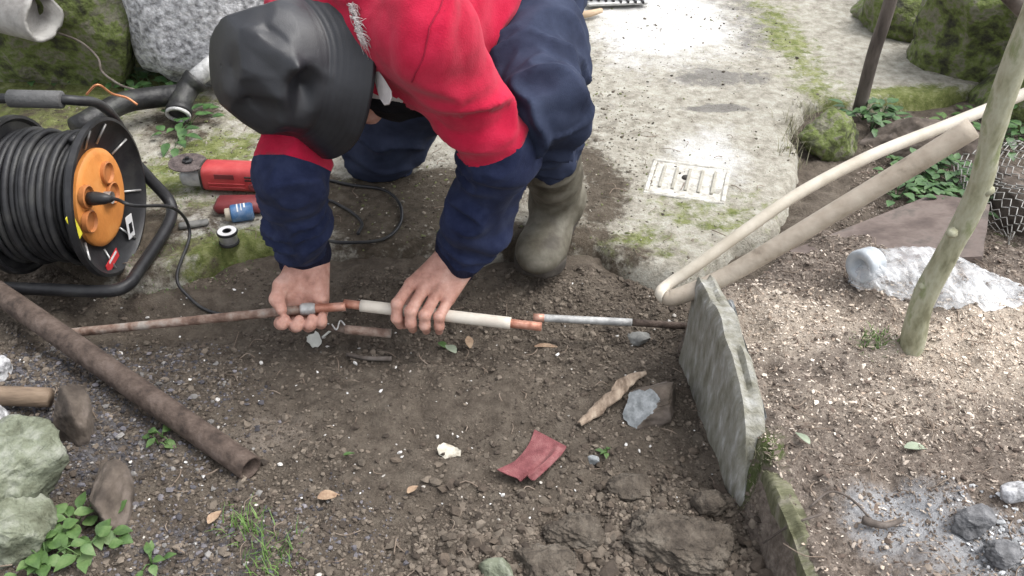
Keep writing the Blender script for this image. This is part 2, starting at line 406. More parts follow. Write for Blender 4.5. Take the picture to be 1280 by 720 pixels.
m_conc = ground_mat('weathered_concrete', [('mask2', 0, [(.14, .13, .118), (.22, .21, .19)], 50, 22),
                                           ('mask', 0, [(.07, .085, .022), (.15, .17, .055), (.26, .27, .13)], 35, 30),
                                           ('mask', 1, [(.46, .45, .425), (.62, .61, .59)], 30, 20, .32),
                                           ('mask', 2, [(.045, .036, .026), (.085, .068, .05), (.13, .11, .085)], 45, 28)],
                    ([(.19, .172, .138), (.335, .315, .265), (.45, .435, .38)], 34), bump=.8, bscale=140)
kind(obj('concrete_path', (V, F), m_conc, attrs={'mask': mask, 'mask2': mask2}), 'structure')

xs = np.concatenate([np.arange(.2, 1.75, .0085), np.linspace(1.75, 5.2, 60)]); ys = np.concatenate([np.linspace(-1.2, .6, 40)[:-1], np.arange(.6, 2.1, .0085), np.linspace(2.1, 2.8, 30)])
V, F, XY = sheet(xs, ys, bed_z)
mask = np.zeros((len(V), 3))
mask[:, 0] = np.clip(np.maximum.reduce([blob(XY, 1010, 415, .22, .13, z=.1, s=50)*.95, blob(XY, 1240, 440, .24, .16, z=.1, s=51)*.95, blob(XY, 1120, 500, .3, .12, z=.1, s=52)*.5]), 0, 1)
mask[:, 1] = np.clip(np.maximum.reduce([blob(XY, 1125, 655, .10, .07, z=.1, s=53)*1.0, blob(XY, 1230, 700, .16, .1, z=.1, s=54)*.75]), 0, 1)
mask[:, 2] = np.clip(np.maximum.reduce([blob(XY, 1080, 180, .4, .25, z=.03, s=55)*.55, blob(XY, 1250, 240, .3, .3, z=.03, s=56)*.6, blob(XY, 960, 560, .05, .05, z=.12, s=57)*.6]), 0, 1)
m_bed = ground_mat('mulched_soil', [('mask', 2, [(.05, .07, .02), (.11, .14, .045)], 45, 30),
                                    ('mask', 0, [(.38, .31, .25), (.60, .52, .43)], 110, 16, .4),
                                    ('mask', 1, [(.27, .27, .28), (.50, .505, .52)], 90, 16, .35)],
                   ([(.10, .079, .064), (.2, .163, .135), (.33, .28, .235)], 70), bump=1.0, bscale=190)
kind(obj('garden_bed', (V, F), m_bed, attrs={'mask': mask}), 'structure')
# ------------------------------------------------------------------ large built things round the spot
m_lime = mat('limewashed_granite', [(.16, .16, .165), (.42, .42, .43), (.66, .66, .67)], 55, .9, 1.0, 60, bdist=.01)
m_mossrock = mat('mossy_rock', [(.03, .03, .02), (.065, .075, .028), (.115, .145, .04), (.16, .15, .115), (.10, .12, .045)], 18, .95, 1.0, 50, bdist=.012)
m_greyrock = mat('grey_rock', [(.10, .10, .095), (.2, .2, .19), (.3, .3, .285)], 18, .9, .8, 60)
m_greenrock = mat('lichen_rock', [(.08, .085, .055), (.16, .175, .125), (.27, .28, .235)], 22, .9, 1.0, 50, bdist=.012)
m_brownrock = mat('brown_rock', [(.045, .035, .028), (.10, .08, .064), (.17, .14, .12)], 16, .9, .9, 60)

wall = thing('stone_wall', 'rough house wall of a limewashed stone and mossy dark stones beside the man', 'wall', (-1.3, 2.75, 0))
def wstone(c, s, seed, m, **k): return obj('stone', rock(c, s, seed, **k), m, wall)
wstone((-.73, 2.55, .28), (.62, .50, .95), 3, m_lime, rough=.10, cuts=6, boxy=.8, fine=.05)
wstone((-1.27, 2.52, .14), (.60, .50, .62), 5, m_mossrock, rough=.14, cuts=7, boxy=.7, fine=.06)
wstone((-1.38, 2.74, .75), (.60, .40, .55), 6, m_mossrock, rough=.12, cuts=7, boxy=.75, fine=.05)
wstone((-2.0, 2.65, .3), (.66, .45, .75), 8, m_mossrock, rough=.14, cuts=7, boxy=.7)
wstone((-2.02, 2.7, .95), (.7, .4, .6), 9, m_greyrock, rough=.12, cuts=7, boxy=.75)
wstone((-.92, 2.75, 1.15), (.8, .4, .6), 12, m_lime, rough=.12, cuts=7, boxy=.75)
wstone((-1.5, 2.75, 1.3), (.6, .4, .6), 13, m_greyrock, rough=.12, cuts=7, boxy=.75)

# the mossy bank beyond the path
bank = thing('mossy_bank', 'mossy stone bank rising beyond the concrete pavement in the far corner', 'bank', (1.6, 2.6, 0))
for i, (u, v, s, z) in enumerate([(1265, 70, (.55, .4, .40), .06), (1180, 5, (.55, .4, .34), .08), (1330, 20, (.7, .5, .6), .2), (1255, -45, (.6, .5, .55), .15), (1150, -70, (.5, .4, .4), .08), (1400, 110, (.6, .5, .5), .1)]):
    p = at(u, v, z); obj('stone', rock(p, s, 60+i, rough=.2, cuts=8, boxy=.6, fine=.07), m_mossrock, bank)
cs = tag(obj('kerb_stone', rock(at(1040, 172, .04)+np.array([0, .02, 0]), (.17, .13, .13), 71, rough=.16, boxy=.6, rz=.3, fine=.06), m_mossrock), 'small moss covered stone at the corner of the pale path', 'stone')
tag(obj('wall_stone', rock(at(1150, 190, .0), (.34, .12, .16), 72, rough=.2, boxy=.6, rz=-.2, fine=.06), m_brownrock), 'dark brown stone under the edge of the concrete pavement', 'stone')

# meter box cover let into the path
m_rib = mat('mossy_joint', [(.25, .235, .195), (.36, .345, .30)], 50, .95, .5, 120)
m_cover = mat('pale_cement', [(.30, .285, .25), (.44, .425, .385), (.56, .55, .51)], 45, .95, .9, 120)
m_dark = mat('dark_gap', [(.02, .018, .015), (.04, .035, .03)], 60, .9, .3)
cov = thing('meter_box_cover', 'small square pale cement box cover with ribs set in the path', 'cover', at(866, 224, .03))
c0, c1, c2, c3 = [at(u, v, .036) for u, v in ((815, 196), (912, 208), (903, 252), (812, 238))]
ctr = (c0+c1+c2+c3)/4; ctr[2] = gz(ctr[0], ctr[1]) - .0068; ex = (c1-c0+c2-c3)/2; ey = (c0-c3+c1-c2)/2; lx, ly = np.linalg.norm(ex), np.linalg.norm(ey); ax_, ay_ = ex/lx, ey/ly; ay_ = ay_-ax_*(ax_@ay_); ay_ /= np.linalg.norm(ay_); az_ = np.cross(ax_, ay_)
A3 = [ax_, ay_, az_]
obj('plate', bbox(ctr+az_*.0, (lx*.93, ly*.9, .016), A3, .002), m_cover, cov, smooth=False)
for s_ in (-1, 1):
    obj('frame_bar', bbox(ctr+ay_*s_*ly*.485, (lx*1.06, .010, .020), A3, .002), m_cover, cov, smooth=False)
    obj('frame_bar', bbox(ctr+ax_*s_*lx*.5, (.010, ly*.90, .020), A3, .002), m_cover, cov, smooth=False)
for k in range(5): obj('rib', bbox(ctr+ax_*lx*(-.34+k*.17)+az_*.0095, (.007, ly*.62, .006), A3, .001), m_rib, cov, smooth=False)
obj('lifting_hole', lathe([(0, 0), (.0, .010), (.003, .009), (.003, 0)], ctr+az_*.0085+ay_*.01-ax_*.006, az_, 16, up=(0, 1, 0)), m_dark, cov)

# slate edging
m_slate = mat('slate', [(.115, .11, .08), (.195, .188, .15), (.28, .275, .245), (.43, .43, .415)], 24, .8, .8, 70, stretch=(1.6, 2.6, .8), bdist=.005, spread=(.26, .74))
m_slate2 = mat('slate_mossy', [(.07, .07, .036), (.13, .13, .075), (.2, .185, .14)], 14, .85, 1.0, 45, stretch=(1, 4, 1), bdist=.008)
def slate(outline, x0f, thick, seed, chip=.008):
    """upright stone slab: outline in (y, z), left face x given by a function, thickness in metres"""
    O = spline(np.array([(y, z, 0) for y, z in outline]), 6, closed=True)[:, :2]
    c = O.mean(0); L = []; rings = [0, .25, .5, .72, .88, 1.0]; V = []; F = []; n = len(O)
    layers = []
    K = 7
    for k in range(K):
        t = k/(K-1); jit = 1 - .035*abs(math.sin(k*2.3+seed)) - (.05 if k in (0, K-1) else 0)
        for s in ([0, .3, .6, .85, 1] if k in (0, K-1) else [1]): layers.append((t, s*jit, k))
    for t, s, k in layers:
        P = c + (O-c)*s; Q = np.stack([np.zeros(n), P[:, 0], P[:, 1]], 1); w = np.array([x0f(*q) for q in P]) + thick*t
        P3 = np.stack([w, P[:, 0], P[:, 1]], 1)
        if s > .9: P3[:, 1:] += ((P-c)/np.linalg.norm(P-c, axis=1)[:, None])*(chip*1.5*fbm(np.stack([w*60, P[:, 0]*16, P[:, 1]*16], 1)+k*5, 3, seed))[:, None]
        P3[:, 0] += .004*fbm(np.stack([P[:, 0]*15, P[:, 1]*9, w*3], 1), 4, seed+2)
        V.append(P3)
    idx = lambda l: l*n
    order = list(range(len(layers)))
    head = order[:5]; tail = order[-5:][::-1]; seq = head + order[5:-5] + tail[0:1] + tail[1:]
    # tail layers were appended centre->rim; walk rim->centre
    for a, b in zip(seq[:-1], seq[1:]):
        for i in range(n):
            j = (i+1) % n; F.append([a*n+i, b*n+i, b*n+j, a*n+j])
    return np.concatenate(V), F
x0 = lambda y, z: .305 + (1.26-y)*.115 + max(z, 0)*.03
sl1 = slate([(1.275, -.12), (1.272, .05), (1.266, .18), (1.24, .198), (1.19, .198), (1.15, .204), (1.10, .186), (1.06, .182), (1.02, .160), (.975, .128), (.94, .075), (.91, .0), (.89, -.1), (1.08, -.14)], x0, .040, 4, .009)
tag(obj('slate_slab', sl1, m_slate, sharp=50), 'large upright grey slate slab edging the soil, under the bent beige tube', 'slab')
m_flake = mat('slate_edge', [(.2, .2, .19), (.33, .34, .34), (.46, .48, .49)], 26, .7, .8, 70, stretch=(1.5, 3, .6), bdist=.004)
slab_o = bpy.data.objects['slate_slab']
for k_, (ya, yb, zt, off, th_) in enumerate(((1.19, .99, .172, .033, .010), (1.10, .95, .138, .040, .008), (1.24, 1.10, .182, .037, .012))):
    fl = slate([(ya, -.02), (ya-.005, zt*.7), (ya-.03, zt), ((ya+yb)/2, zt-.006), (yb+.03, zt-.03), (yb, zt*.45), (yb+.02, -.02)], lambda y, z, o=off: x0(y, z)+o, th_, 20+k_, .012)
    obj('flake', fl, m_flake, slab_o, sharp=50)
x1 = lambda y, z: .362 + (.95-y)*.12 - max(z, 0)*.05
sl2 = slate([(.925, -.1), (.92, .07), (.90, .115), (.84, .12), (.76, .11), (.69, .10), (.60, .08), (.58, -.1), (.75, -.13)], x1, .030, 9)
tag(obj('slate_slab', sl2, m_slate2, sharp=50), 'smaller green mossy slate slab nearest the viewer, before the larger one', 'slab')

# ------------------------------------------------------------------ stones and clods one can point at
def stone(u, v, size, seed, m, label, z=None, name='stone', sink=.25, **k):
    p = on(u, v); s = np.array(size); p[2] += s[2]*(.5-sink)
    return tag(obj(name, rock(p, size, seed, **k), m), label, 'stone' if name != 'soil_clod' else 'clod')
m_char = mat('charred_lump', [(.05, .05, .052), (.12, .12, .125), (.22, .22, .225)], 30, .95, 1.0, 60, bdist=.01)
m_clod = mat('damp_clod', [(.05, .04, .031), (.09, .074, .058), (.14, .12, .097)], 30, .95, 1.0, 90, bdist=.01)
stone(843, 680, (.15, .11, .045), 101, m_clod, 'largest flat clod of crusted soil before the mossy slate', name='soil_clod', rough=.2, boxy=.6, fine=.2, rz=-.35, tilt=.15, sub=5)
stone(722, 668, (.095, .08, .036), 102, m_clod, 'cracked soil clod left of the largest clod, over the gap', name='soil_clod', rough=.24, boxy=.45, fine=.2, sub=5)
stone(680, 708, (.09, .07, .032), 103, m_clod, 'rounded soil clod at the bottom edge below the maroon cloth', name='soil_clod', rough=.2, boxy=.4, fine=.14)
stone(790, 612, (.075, .055, .028), 104, m_clod, 'middle sized soil clod between the slate slab and the maroon cloth', name='soil_clod', rough=.2, boxy=.4, fine=.14)
stone(885, 632, (.055, .045, .032), 105, m_clod, 'small soil clod against the foot of the large slate', name='soil_clod', rough=.2, boxy=.4, fine=.14, sub=3)
p = on(812, 512); bs = thing('broken_stone', 'brown stone with a blue grey broken face beside a bark strip', 'stone', p)
m_blue = mat('fresh_break', [(.15, .16, .165), (.24, .255, .26), (.33, .345, .355)], 60, .8, .5, 150)
bsv, bsf = rock(np.zeros(3), (.125, .085, .07), 111, rough=.14, boxy=.65, cuts=9, rz=.4, sub=4, fine=.06)
cn_ = np.array([-.55, -.45, .70]); cn_ /= np.linalg.norm(cn_); cd_ = bsv@cn_ - .021; cutv = cd_ > 0
bsv = bsv - np.outer(np.maximum(cd_, 0)*.97, cn_); bsv += (.0015*fbm(bsv*60, 3, 2))[:, None]*cn_; fm_ = cutv[bsf].all(1); bsv = bsv + p + np.array([-.002, .0, .016])
obj('stone_body', submesh(bsv, bsf, ~fm_), m_brownrock, bs, sharp=35)
obj('broken_face', submesh(bsv, bsf, fm_), m_blue, bs, sharp=35)
stone(741, 577, (.022, .016, .014), 115, m_blue, 'small pale blue grey pebble right of the maroon cloth', sub=2)
stone(798, 426, (.045, .035, .025), 116, m_greyrock, 'grey stone lying under the end of the buried pipe', sub=3)
stone(622, 716, (.05, .03, .03), 117, m_greenrock, 'pale stone at the bottom edge of the soil', sub=3)
stone(14, 618, (.19, .16, .15), 120, m_greenrock, 'big pale green lichen boulder at the lower left edge', rough=.2, boxy=.65, cuts=14, sink=.2, fine=.10)
stone(2, 680, (.17, .13, .11), 121, m_greenrock, 'lower lichen boulder at the left edge below the big one', rough=.2, boxy=.6, sink=.3, cuts=12, fine=.1)
stone(-8, 560, (.07, .07, .09), 124, m_lime, 'pale grey boulder on the left edge, behind the lichen boulder', rough=.14, boxy=.6, sink=.1)
stone(-4, 470, (.05, .05, .045), 122, m_lime, 'small whitish stone at the left edge above the wooden stake', sub=3)
stone(98, 535, (.065, .09, .10), 123, m_brownrock, 'brown upright stone at the end of the wooden stake', rough=.14, boxy=.6, rz=.5)
stone(142, 632, (.06, .12, .075), 125, m_brownrock, 'long brown stone low in the gravel, right of the lichen boulders', rough=.16, boxy=.6, rz=.2)
stone(1250, 700, (.05, .04, .03), 126, m_char, 'dark grey stone in the ash of the garden bed', sub=4, fine=.12, rough=.25)
stone(1215, 655, (.06, .05, .035), 127, m_char, 'grey charred lump beside the patch of ash', sub=4, fine=.12, rough=.25, sink=.45)
stone(1268, 622, (.045, .035, .03), 128, m_lime, 'pale stone in the ash at the right edge', sub=3)

# ------------------------------------------------------------------ wooden and metal poles, sapling, tube
m_bark = mat('sapling_bark', [(.17, .165, .10), (.29, .285, .19), (.37, .365, .27), (.21, .23, .12)], 30, .85, .6, 120, stretch=(1, 1, .4))
m_leaf = mat('green_leaf', [(.03, .065, .015), (.06, .115, .03), (.11, .17, .06)], 30, .55, .3, 90, spec=.4)
m_leaf2 = mat('dark_green_leaf', [(.02, .05, .015), (.045, .10, .03), (.08, .15, .05)], 30, .5, .3, 90)
def leaf(c, d, up, L, w, fold=.25, droop=.25):
    d, u, s = frame(d, up); V = []; F = []; n = 5
    for i in range(n+1):
        t = i/n; ww = w*math.sin(math.pi*min(.02+t*.98, 1)**.8)*.5 + (0.0006 if i in (0, n) else 0)
        m_ = np.array(c) + d*L*t - u*L*droop*t*t
        V += [m_ - s*ww + u*ww*fold, m_, m_ + s*ww + u*ww*fold]
    for i in range(n):
        a = i*3; F += [[a, a+1, a+4, a+3], [a+1, a+2, a+5, a+4]]
    V = np.array(V); k = len(V); off = u*.0006
    V2 = np.concatenate([V, V-off]); F2 = F + [[q+k for q in f[::-1]] for f in F]
    return V2, F2
tree = thing('sapling', 'slim grey green sapling trunk standing in the mulched bed', 'tree', (.673, 1.175, .08))
tp = np.array([(.672, 1.178, .03), (.672, 1.176, .10), (.662, 1.172, .21), (.672, 1.168, .30), (.682, 1.160, .42), (.670, 1.158, .54), (.668, 1.155, .64), (.672, 1.15, .8), (.69, 1.14, 1.1), (.68, 1.16, 1.5), (.70, 1.15, 1.9), (.71, 1.16, 2.3)])
TP = spline(tp, 6); tz = TP[:, 2]; tr = np.interp(tz, [0, .05, .12, .5, .65, 1.2, 2.3], [.026, .0215, .0195, .0165, .0165, .013, .004]) + .0026*fbm(TP*30, 3, 4)
trunk = obj('trunk', tube(TP, tr, 14), m_bark, tree)
for (x, y, z, ax) in [(.652, 1.165, .245, (-1, -.3, .5)), (.690, 1.15, .43, (1, -.4, .5)), (.655, 1.145, .36, (-.8, -.7, .3))]:
    obj('branch_stub', tube(np.array([(x, y, z)])+np.outer([-.004, .004, .009], np.array(ax)/np.linalg.norm(ax)), [.009, .007, .004], 8), m_bark, trunk)
lf = []
for k in range(9):
    z = 1.05 + k*.14; a = k*2.4; b = np.array([np.interp(z, tz, TP[:, 0]), np.interp(z, tz, TP[:, 1]), z]); L = .55-.03*k
    e = b + np.array([math.cos(a)*L*.7, math.sin(a)*L*.7, L*.7]); Q = spline([b, (b+e)/2+np.array([0, 0, -.03]), e], 5)
    obj('limb', tube(Q, np.linspace(.007, .002, len(Q)), 7), m_bark, tree)
    for j in range(26):
        q = Q[rng.integers(3, len(Q))] + rng.normal(size=3)*.03; lf.append(leaf(q, rng.normal(size=3)+np.array([0, 0, .2]), (0, 0, 1), rng.uniform(.04, .07), .028))
obj('crown', join(*lf), m_leaf, tree)

m_brownpole = mat('weathered_pole', [(.05, .04, .034), (.10, .082, .07), (.15, .13, .115)], 25, .85, .6, 90, stretch=(1, 1, .25))
pole = spline([at(1074, 137, .02), (.926, 2.243, .18), (.934, 2.24, .34), (.93, 2.25, .7), (.94, 2.26, 1.15)], 5)
tag(obj('garden_stake', tube(pole, np.linspace(.0175, .015, len(pole)), 12), m_brownpole), 'thin dark brown stake standing by the mossy stone beyond the path', 'stake')
q0 = aty(1262, -8, 1.5); br = np.array([q0 + np.array([.85, .12, -q0[2]-.05])*t for t in np.linspace(1, 0, 8)] + [q0+np.array([-.10, -.015, .07]), q0+np.array([-.35, -.05, .24])])
tag(obj('garden_stake', tube(br, .016, 10), m_brownpole), 'dark leaning stake cut off by the top right corner', 'stake')

m_tube = mat('beige_plastic_tube', [(.17, .135, .10), (.31, .262, .205), (.36, .31, .25), (.40, .35, .285)], 22, .6, .3, 90, spread=(.25, .7))
up_ = [aty(1330, 96, 1.56), aty(1255, 128, 1.50), aty(1180, 158, 1.46), aty(1090, 194, 1.42), aty(1000, 241, 1.37), aty(930, 289, 1.33), aty(872, 331, 1.30)]
lo_ = [aty(846, 371, 1.255), aty(900, 349, 1.262), aty(960, 315, 1.27), aty(1050, 261, 1.285), aty(1130, 213, 1.295), aty(1216, 160, 1.30)]
bend = [aty(838, 354, 1.287), aty(826, 365, 1.27), aty(831, 371, 1.258)]
TUB = spline(np.array(up_+bend+lo_), 7); ra = np.full(len(TUB), .0125)
tI = np.linspace(0, 1, len(TUB)); ra = np.interp(tI, [0, .5, .56, .60, .66, 1], [.0105, .0105, .0108, .0118, .0150, .0175])
bt = thing('bent_tube', 'long beige plastic tube folded back at a kink, resting on the slate', 'tube', (.30, 1.28, .18))
m_cream = mat('cream_plastic_tube', [(.46, .41, .33), (.55, .50, .415), (.60, .55, .47)], 16, .5, .15, 90)
kx = int(len(TUB)*.60); obj('upper_length', tube(TUB[:kx+1], ra[:kx+1], 14), m_cream, bt); obj('lower_length', tube(TUB[kx:], ra[kx:], 14), m_tube, bt)
m_hole = mat('tube_bore', [(.05, .04, .03), (.09, .075, .06)], 40, .9, 0)
e0 = TUB[-1]; ed = TUB[-1]-TUB[-3]; ed /= np.linalg.norm(ed)
obj('tube_mouth', lathe([(.0008, .0), (.0008, .0135)], e0, ed, 14), m_hole, bt)

# thin board, wire net, plastic bag
m_board = mat('muddy_red_board', [(.07, .052, .045), (.11, .083, .072), (.155, .122, .107), (.09, .075, .065)], 9, .75, .4, 60)
pts = [on(985, 322, .012), on(1164, 258, .03), on(1224, 292, .035), on(1222, 336, .02), on(1120, 330, .012), on(1060, 330, .012)]
# one plane through three corners, so the board is stiff
pa, pb, pc = pts[0], pts[1], pts[3]; nb_ = np.cross(pc-pa, pb-pa); nb_ /= np.linalg.norm(nb_); nb_ *= np.sign(nb_[2])
R = []
for q in pts: R.append(np.array([q[0], q[1], pa[2] - (nb_[0]*(q[0]-pa[0])+nb_[1]*(q[1]-pa[1]))/nb_[2] + .006]))
R = np.array(R); Rd = []
for i in range(len(R)):
    a, b = R[i], R[(i+1) % len(R)]
    for t in np.linspace(0, 1, 10)[:-1]: q = a+(b-a)*t; s_ = .006*fbm(q[None]*35, 3, 8)[0]; Rd.append(q + np.array([s_, s_*.7, 0]))
R = np.array(Rd); k = len(R)
tag(obj('board', (np.concatenate([R, R-nb_*.009]), [list(range(k))[::-1], [k+i for i in range(k)]] + [[i, (i+1) % k, k+(i+1) % k, k+i] for i in range(k)]), m_board, smooth=False), 'flat reddish brown muddy board lying behind the plastic bag', 'board')

m_wire = mat('galvanised_wire', [(.22, .21, .19), (.32, .31, .29), (.40, .39, .37)], 60, .5, .2, 200, metal=.4)
net = []
nc = on(1268, 290)
def netp(a, h):
    # a draped roll of netting: half cylinder bulge, a across (-1..1.6), h along
    r_ = .085 + .012*math.sin(h*9+a*2)+.01*math.sin(a*5)
    th = a*1.15
    return np.array([nc[0] + .03 + r_*math.sin(th)*1.15 + .015*math.sin(h*7), nc[1] - .09 + h*.30, max(nc[2] + r_*1.25*math.cos(th)*(1.05-.2*abs(h-.5)), nc[2]-.0)+.004])
NU, NVn = 13, 13
for i in range(NU):
    for sgn in (1, -1):
        line = []
        for j in range(NVn*2+1):
            a = -1.25 + 2.7*((i + sgn*(j % 2)*.5*(.72) )/(NU-1)); h = j/(NVn*2)
            line.append(netp(a, h) + np.array([0, 0, .0015*sgn]))
        net.append(tube(np.array(line), .0015, 4))
wn_ = tag(obj('wire_netting', join(*net), m_wire), 'crumpled roll of grey chicken wire at the right edge by the bag', 'netting')
tag(obj('wall_stone', rock(nc+np.array([.045, .06, .02]), (.17, .34, .15), 74, rough=.14, boxy=.5, fine=.06), m_brownrock), 'dark stone wrapped in the chicken wire at the right edge', 'stone')

m_bag = mat('thin_white_plastic', [(.66, .68, .71), (.78, .80, .82), (.86, .87, .88)], 14, .2, .15, 60, spec=.6)
_n = m_bag.node_tree; _a = _n.nodes.new('ShaderNodeTexNoise'); _a.inputs['Scale'].default_value = 26; _r = _n.nodes.new('ShaderNodeMapRange'); _r.inputs['From Min'].default_value = .35; _r.inputs['From Max'].default_value = .65; _r.inputs['To Min'].default_value = .08; _r.inputs['To Max'].default_value = .46
_c = _n.nodes.new('ShaderNodeTexCoord'); _n.links.new(_c.outputs['Object'], _a.inputs[0]); _n.links.new(_a.outputs[0], _r.inputs[0]); _n.links.new(_r.outputs[0], _n.nodes['Principled BSDF'].inputs['Alpha'])
bg_ = thing('plastic_bag', 'crumpled translucent white plastic bag lying beside the sapling', 'bag', on(1165, 385))
b0, b1 = on(1078, 356), on(1262, 372)
def bag_surface():
    nu, nv = 46, 30; V = []; ax = b1-b0; Lb = np.linalg.norm(ax[:2])+.05; d = ax/np.linalg.norm(ax); sd = np.array([-d[1], d[0], 0]); sd /= np.linalg.norm(sd); upv = np.array([0, 0, 1.])
    for i in range(nu):
        t = i/(nu-1); wv = np.interp(t, [0, .02, .08, .2, .45, .7, .82, .93, 1], [.012, .030, .043, .056, .076, .078, .066, .040, .012]); hv = np.interp(t, [0, .04, .2, .45, .65, .8, 1], [.012, .033, .038, .040, .026, .010, .003])
        for j in range(nv):
            a = 2*math.pi*j/nv; ca, sa = math.cos(a), math.sin(a)
            V.append(b0 - d*.022 + d*Lb*1.04*t + sd*wv*np.sign(ca)*abs(ca)**.8 + upv*(hv*(sa*.9+.72)) )
    V = np.array(V); n_ = V - (b0+b1)/2
    cx = (V-b0)@d; cs_ = (V-b0)@sd; cz = V[:, 2]
    q = np.stack([cx*26, cs_*30, cz*30], 1)
    r1 = 1-np.abs(vnoise(q*np.array([.7, 1.3, 1]) + 1.5*fbm(q*.6, 2, 3)[:, None], 5))*3; r2 = np.clip(1-np.abs(vnoise(q*2.1+7, 6))*4, -.5, 1)
    ctr = b0 + np.outer(cx, d); ctr[:, 2] = b0[2]+.03; nn = V-ctr; nn /= np.linalg.norm(nn, axis=1)[:, None]+1e-9
    V = V + nn*(.005*r1+.003*r2)[:, None] + rng.normal(size=V.shape)*np.array([.0016, .0016, .0018]); V[:, 2] = np.maximum(V[:, 2], gzv(V[:, :2])+.002)
    F = [[i*nv+j, (i+1)*nv+j, (i+1)*nv+(j+1) % nv, i*nv+(j+1) % nv] for i in range(nu-1) for j in range(nv)] + [list(range(nv)), [(nu-1)*nv+j for j in range(nv)][::-1]]
    return V, F
bv_, bf_ = bag_surface(); bt_ = [t for f in bf_ for t in ([[f[0], f[1], f[2]], [f[0], f[2], f[3]]] if len(f) == 4 else [f])]; obj('film', (bv_, bt_), m_bag, bg_, smooth=False)
m_bottle = mat('cloudy_plastic', [(.33, .36, .39), (.46, .49, .52)], 50, .3, .2, 100)
dd = (b1-b0)/np.linalg.norm(b1-b0); bc = b0 + np.array([0, -.004, .042]) - dd*.012
obj('roll_end', lathe([(.03, .030), (-.004, .031), (-.010, .027), (-.008, .016), (.006, .012), (.006, 0)], bc, dd+np.array([0, .75, -.1]), 28), m_bottle, bg_)

# ------------------------------------------------------------------ pipes in the trench
m_rust = mat('rusted_iron', [(.04, .028, .022), (.068, .048, .038), (.095, .069, .055), (.12, .09, .075)], 40, .85, .8, 110, stretch=(1, 1, 1))
m_rust2 = mat('rusty_copper', [(.10, .06, .045), (.19, .12, .09), (.29, .22, .18), (.33, .29, .255)], 26, .7, .7, 110)
m_copper = mat('worn_copper', [(.32, .13, .085), (.45, .215, .15), (.54, .31, .24)], 40, .45, .2, 100, metal=.35)
m_white = mat('white_pipe_jacket', [(.54, .48, .41), (.62, .57, .49), (.66, .615, .54)], 16, .5, .15, 100)
m_grey = mat('lead_grey', [(.28, .28, .275), (.40, .40, .39), (.52, .52, .51)], 40, .5, .3, 100, metal=.2)
def hollow(P, r, wall_, seg=20):
    P = np.asarray(P); a = tube(P, r, seg, cap=False); n = len(P)
    d = P[-1]-P[-2]; d /= np.linalg.norm(d); V, F = a; rim = V[-seg:]; c = P[-1]; inner = c + (rim-c)*(1-wall_); deep = inner - d*.06
    o = len(V); V = np.concatenate([V, inner, deep]); F = list(F)
    for k in range(seg):
        l = (k+1) % seg; F += [[o-seg+k, o-seg+l, o+l, o+k], [o+k, o+l, o+seg+l, o+seg+k]]
    F += [list(range(seg))[::-1], [o+seg+k for k in range(seg)]]
    return V, F
pA = on(-60, 352, .05); pA[2] = .075; pB = on(316, 597, .0); pB[2] += .022
P_ = np.linspace(pA, pB, 40); r_ = .0215 + .0006*fbm(P_*40, 2, 4)
tag(obj('iron_pipe', hollow(P_, r_, .2), m_rust), 'thick rusty iron pipe lying diagonally across the lower left, open end forward', 'pipe')
# thin pipe held by the right hand
T0, T1, T2 = on(70, 424, .012), at(345, 394, .075), at(388, 386, .080)
T3 = at(432, 383, .080)
cp = thing('soldered_pipe', 'thin rusty copper pipe with a grey soldered joint, gripped in the left hand of the picture', 'pipe', (T0+T3)/2*np.array([1, 1, 0]))
cp['label'] = 'long thin rusty copper pipe with a soldered joint, gripped by the hand at the left'
SPn = np.linspace(T0, T2, 30)
obj('rusty_length', tube(SPn, .0085+.0009*fbm(SPn*50, 2, 3), 14), m_rust2, cp)
jd = (T3-T2)/np.linalg.norm(T3-T2); j0 = T2 - jd*.018
obj('solder_joint', tube(np.array([j0, j0+jd*.004, j0+jd*.014, j0+jd*.022, j0+jd*.027]), [.0095, .0112, .0118, .011, .0085], 16), m_grey, cp)
obj('copper_end', tube(np.linspace(T2+jd*.004, T3, 8), .0082, 14), m_copper, cp)
# white jacketed copper pipe held by the other hand
WL, WR = at(430, 379.5, .082), at(677, 408.5, .062)
wp = thing('jacketed_pipe', 'copper pipe in a white plastic jacket held by the hand at the right', 'pipe', (WL+WR)/2*np.array([1, 1, 0]))
wd = (WR-WL)/np.linalg.norm(WR-WL); LW = np.linalg.norm(WR-WL)
obj('copper_core', hollow(np.array([WL, WL+wd*.02, WR-wd*.02, WR]), .0082, .18, 16), m_copper, wp)
jk0, jk1 = WL+wd*LW*.085, WL+wd*LW*.845
Pj = np.linspace(jk0, jk1, 24); obj('white_jacket', tube(Pj, .0112, 18), m_white, wp)
# pipe coming out of the soil on the right
g0, g1, g2 = at(668, 397, .035), at(790, 403, .03), at(862, 408, .012)
gp = thing('buried_pipe', 'grey and copper pipe running into the soil under the slate', 'pipe', (g0+g2)/2*np.array([1, 1, 0]))
obj('bare_length', tube(np.linspace(g0, g1, 8), .0072, 14), m_grey, gp)
obj('copper_mouth', tube(np.array([g0+(g0-g1)*.012, g0+(g1-g0)*.10]), .0078, 14), m_copper, gp)
obj('dark_length', tube(np.linspace(g1, g2, 6), .0068, 12), m_rust, gp)
s0, s1 = at(402, 409, .035), at(489, 417, .02)
sh = thing('short_pipe', 'short rusty pipe stub lying below the hand at the left', 'pipe', (s0+s1)/2*np.array([1, 1, 0]))
SS = np.linspace(s0, s1, 10)
obj('pipe_body', hollow(SS[3:], .0085, .2, 14), m_rust2, sh)
obj('flattened_end', tube(SS[:4], [.004, .0055, .007, .0083], 10), m_rust, sh)
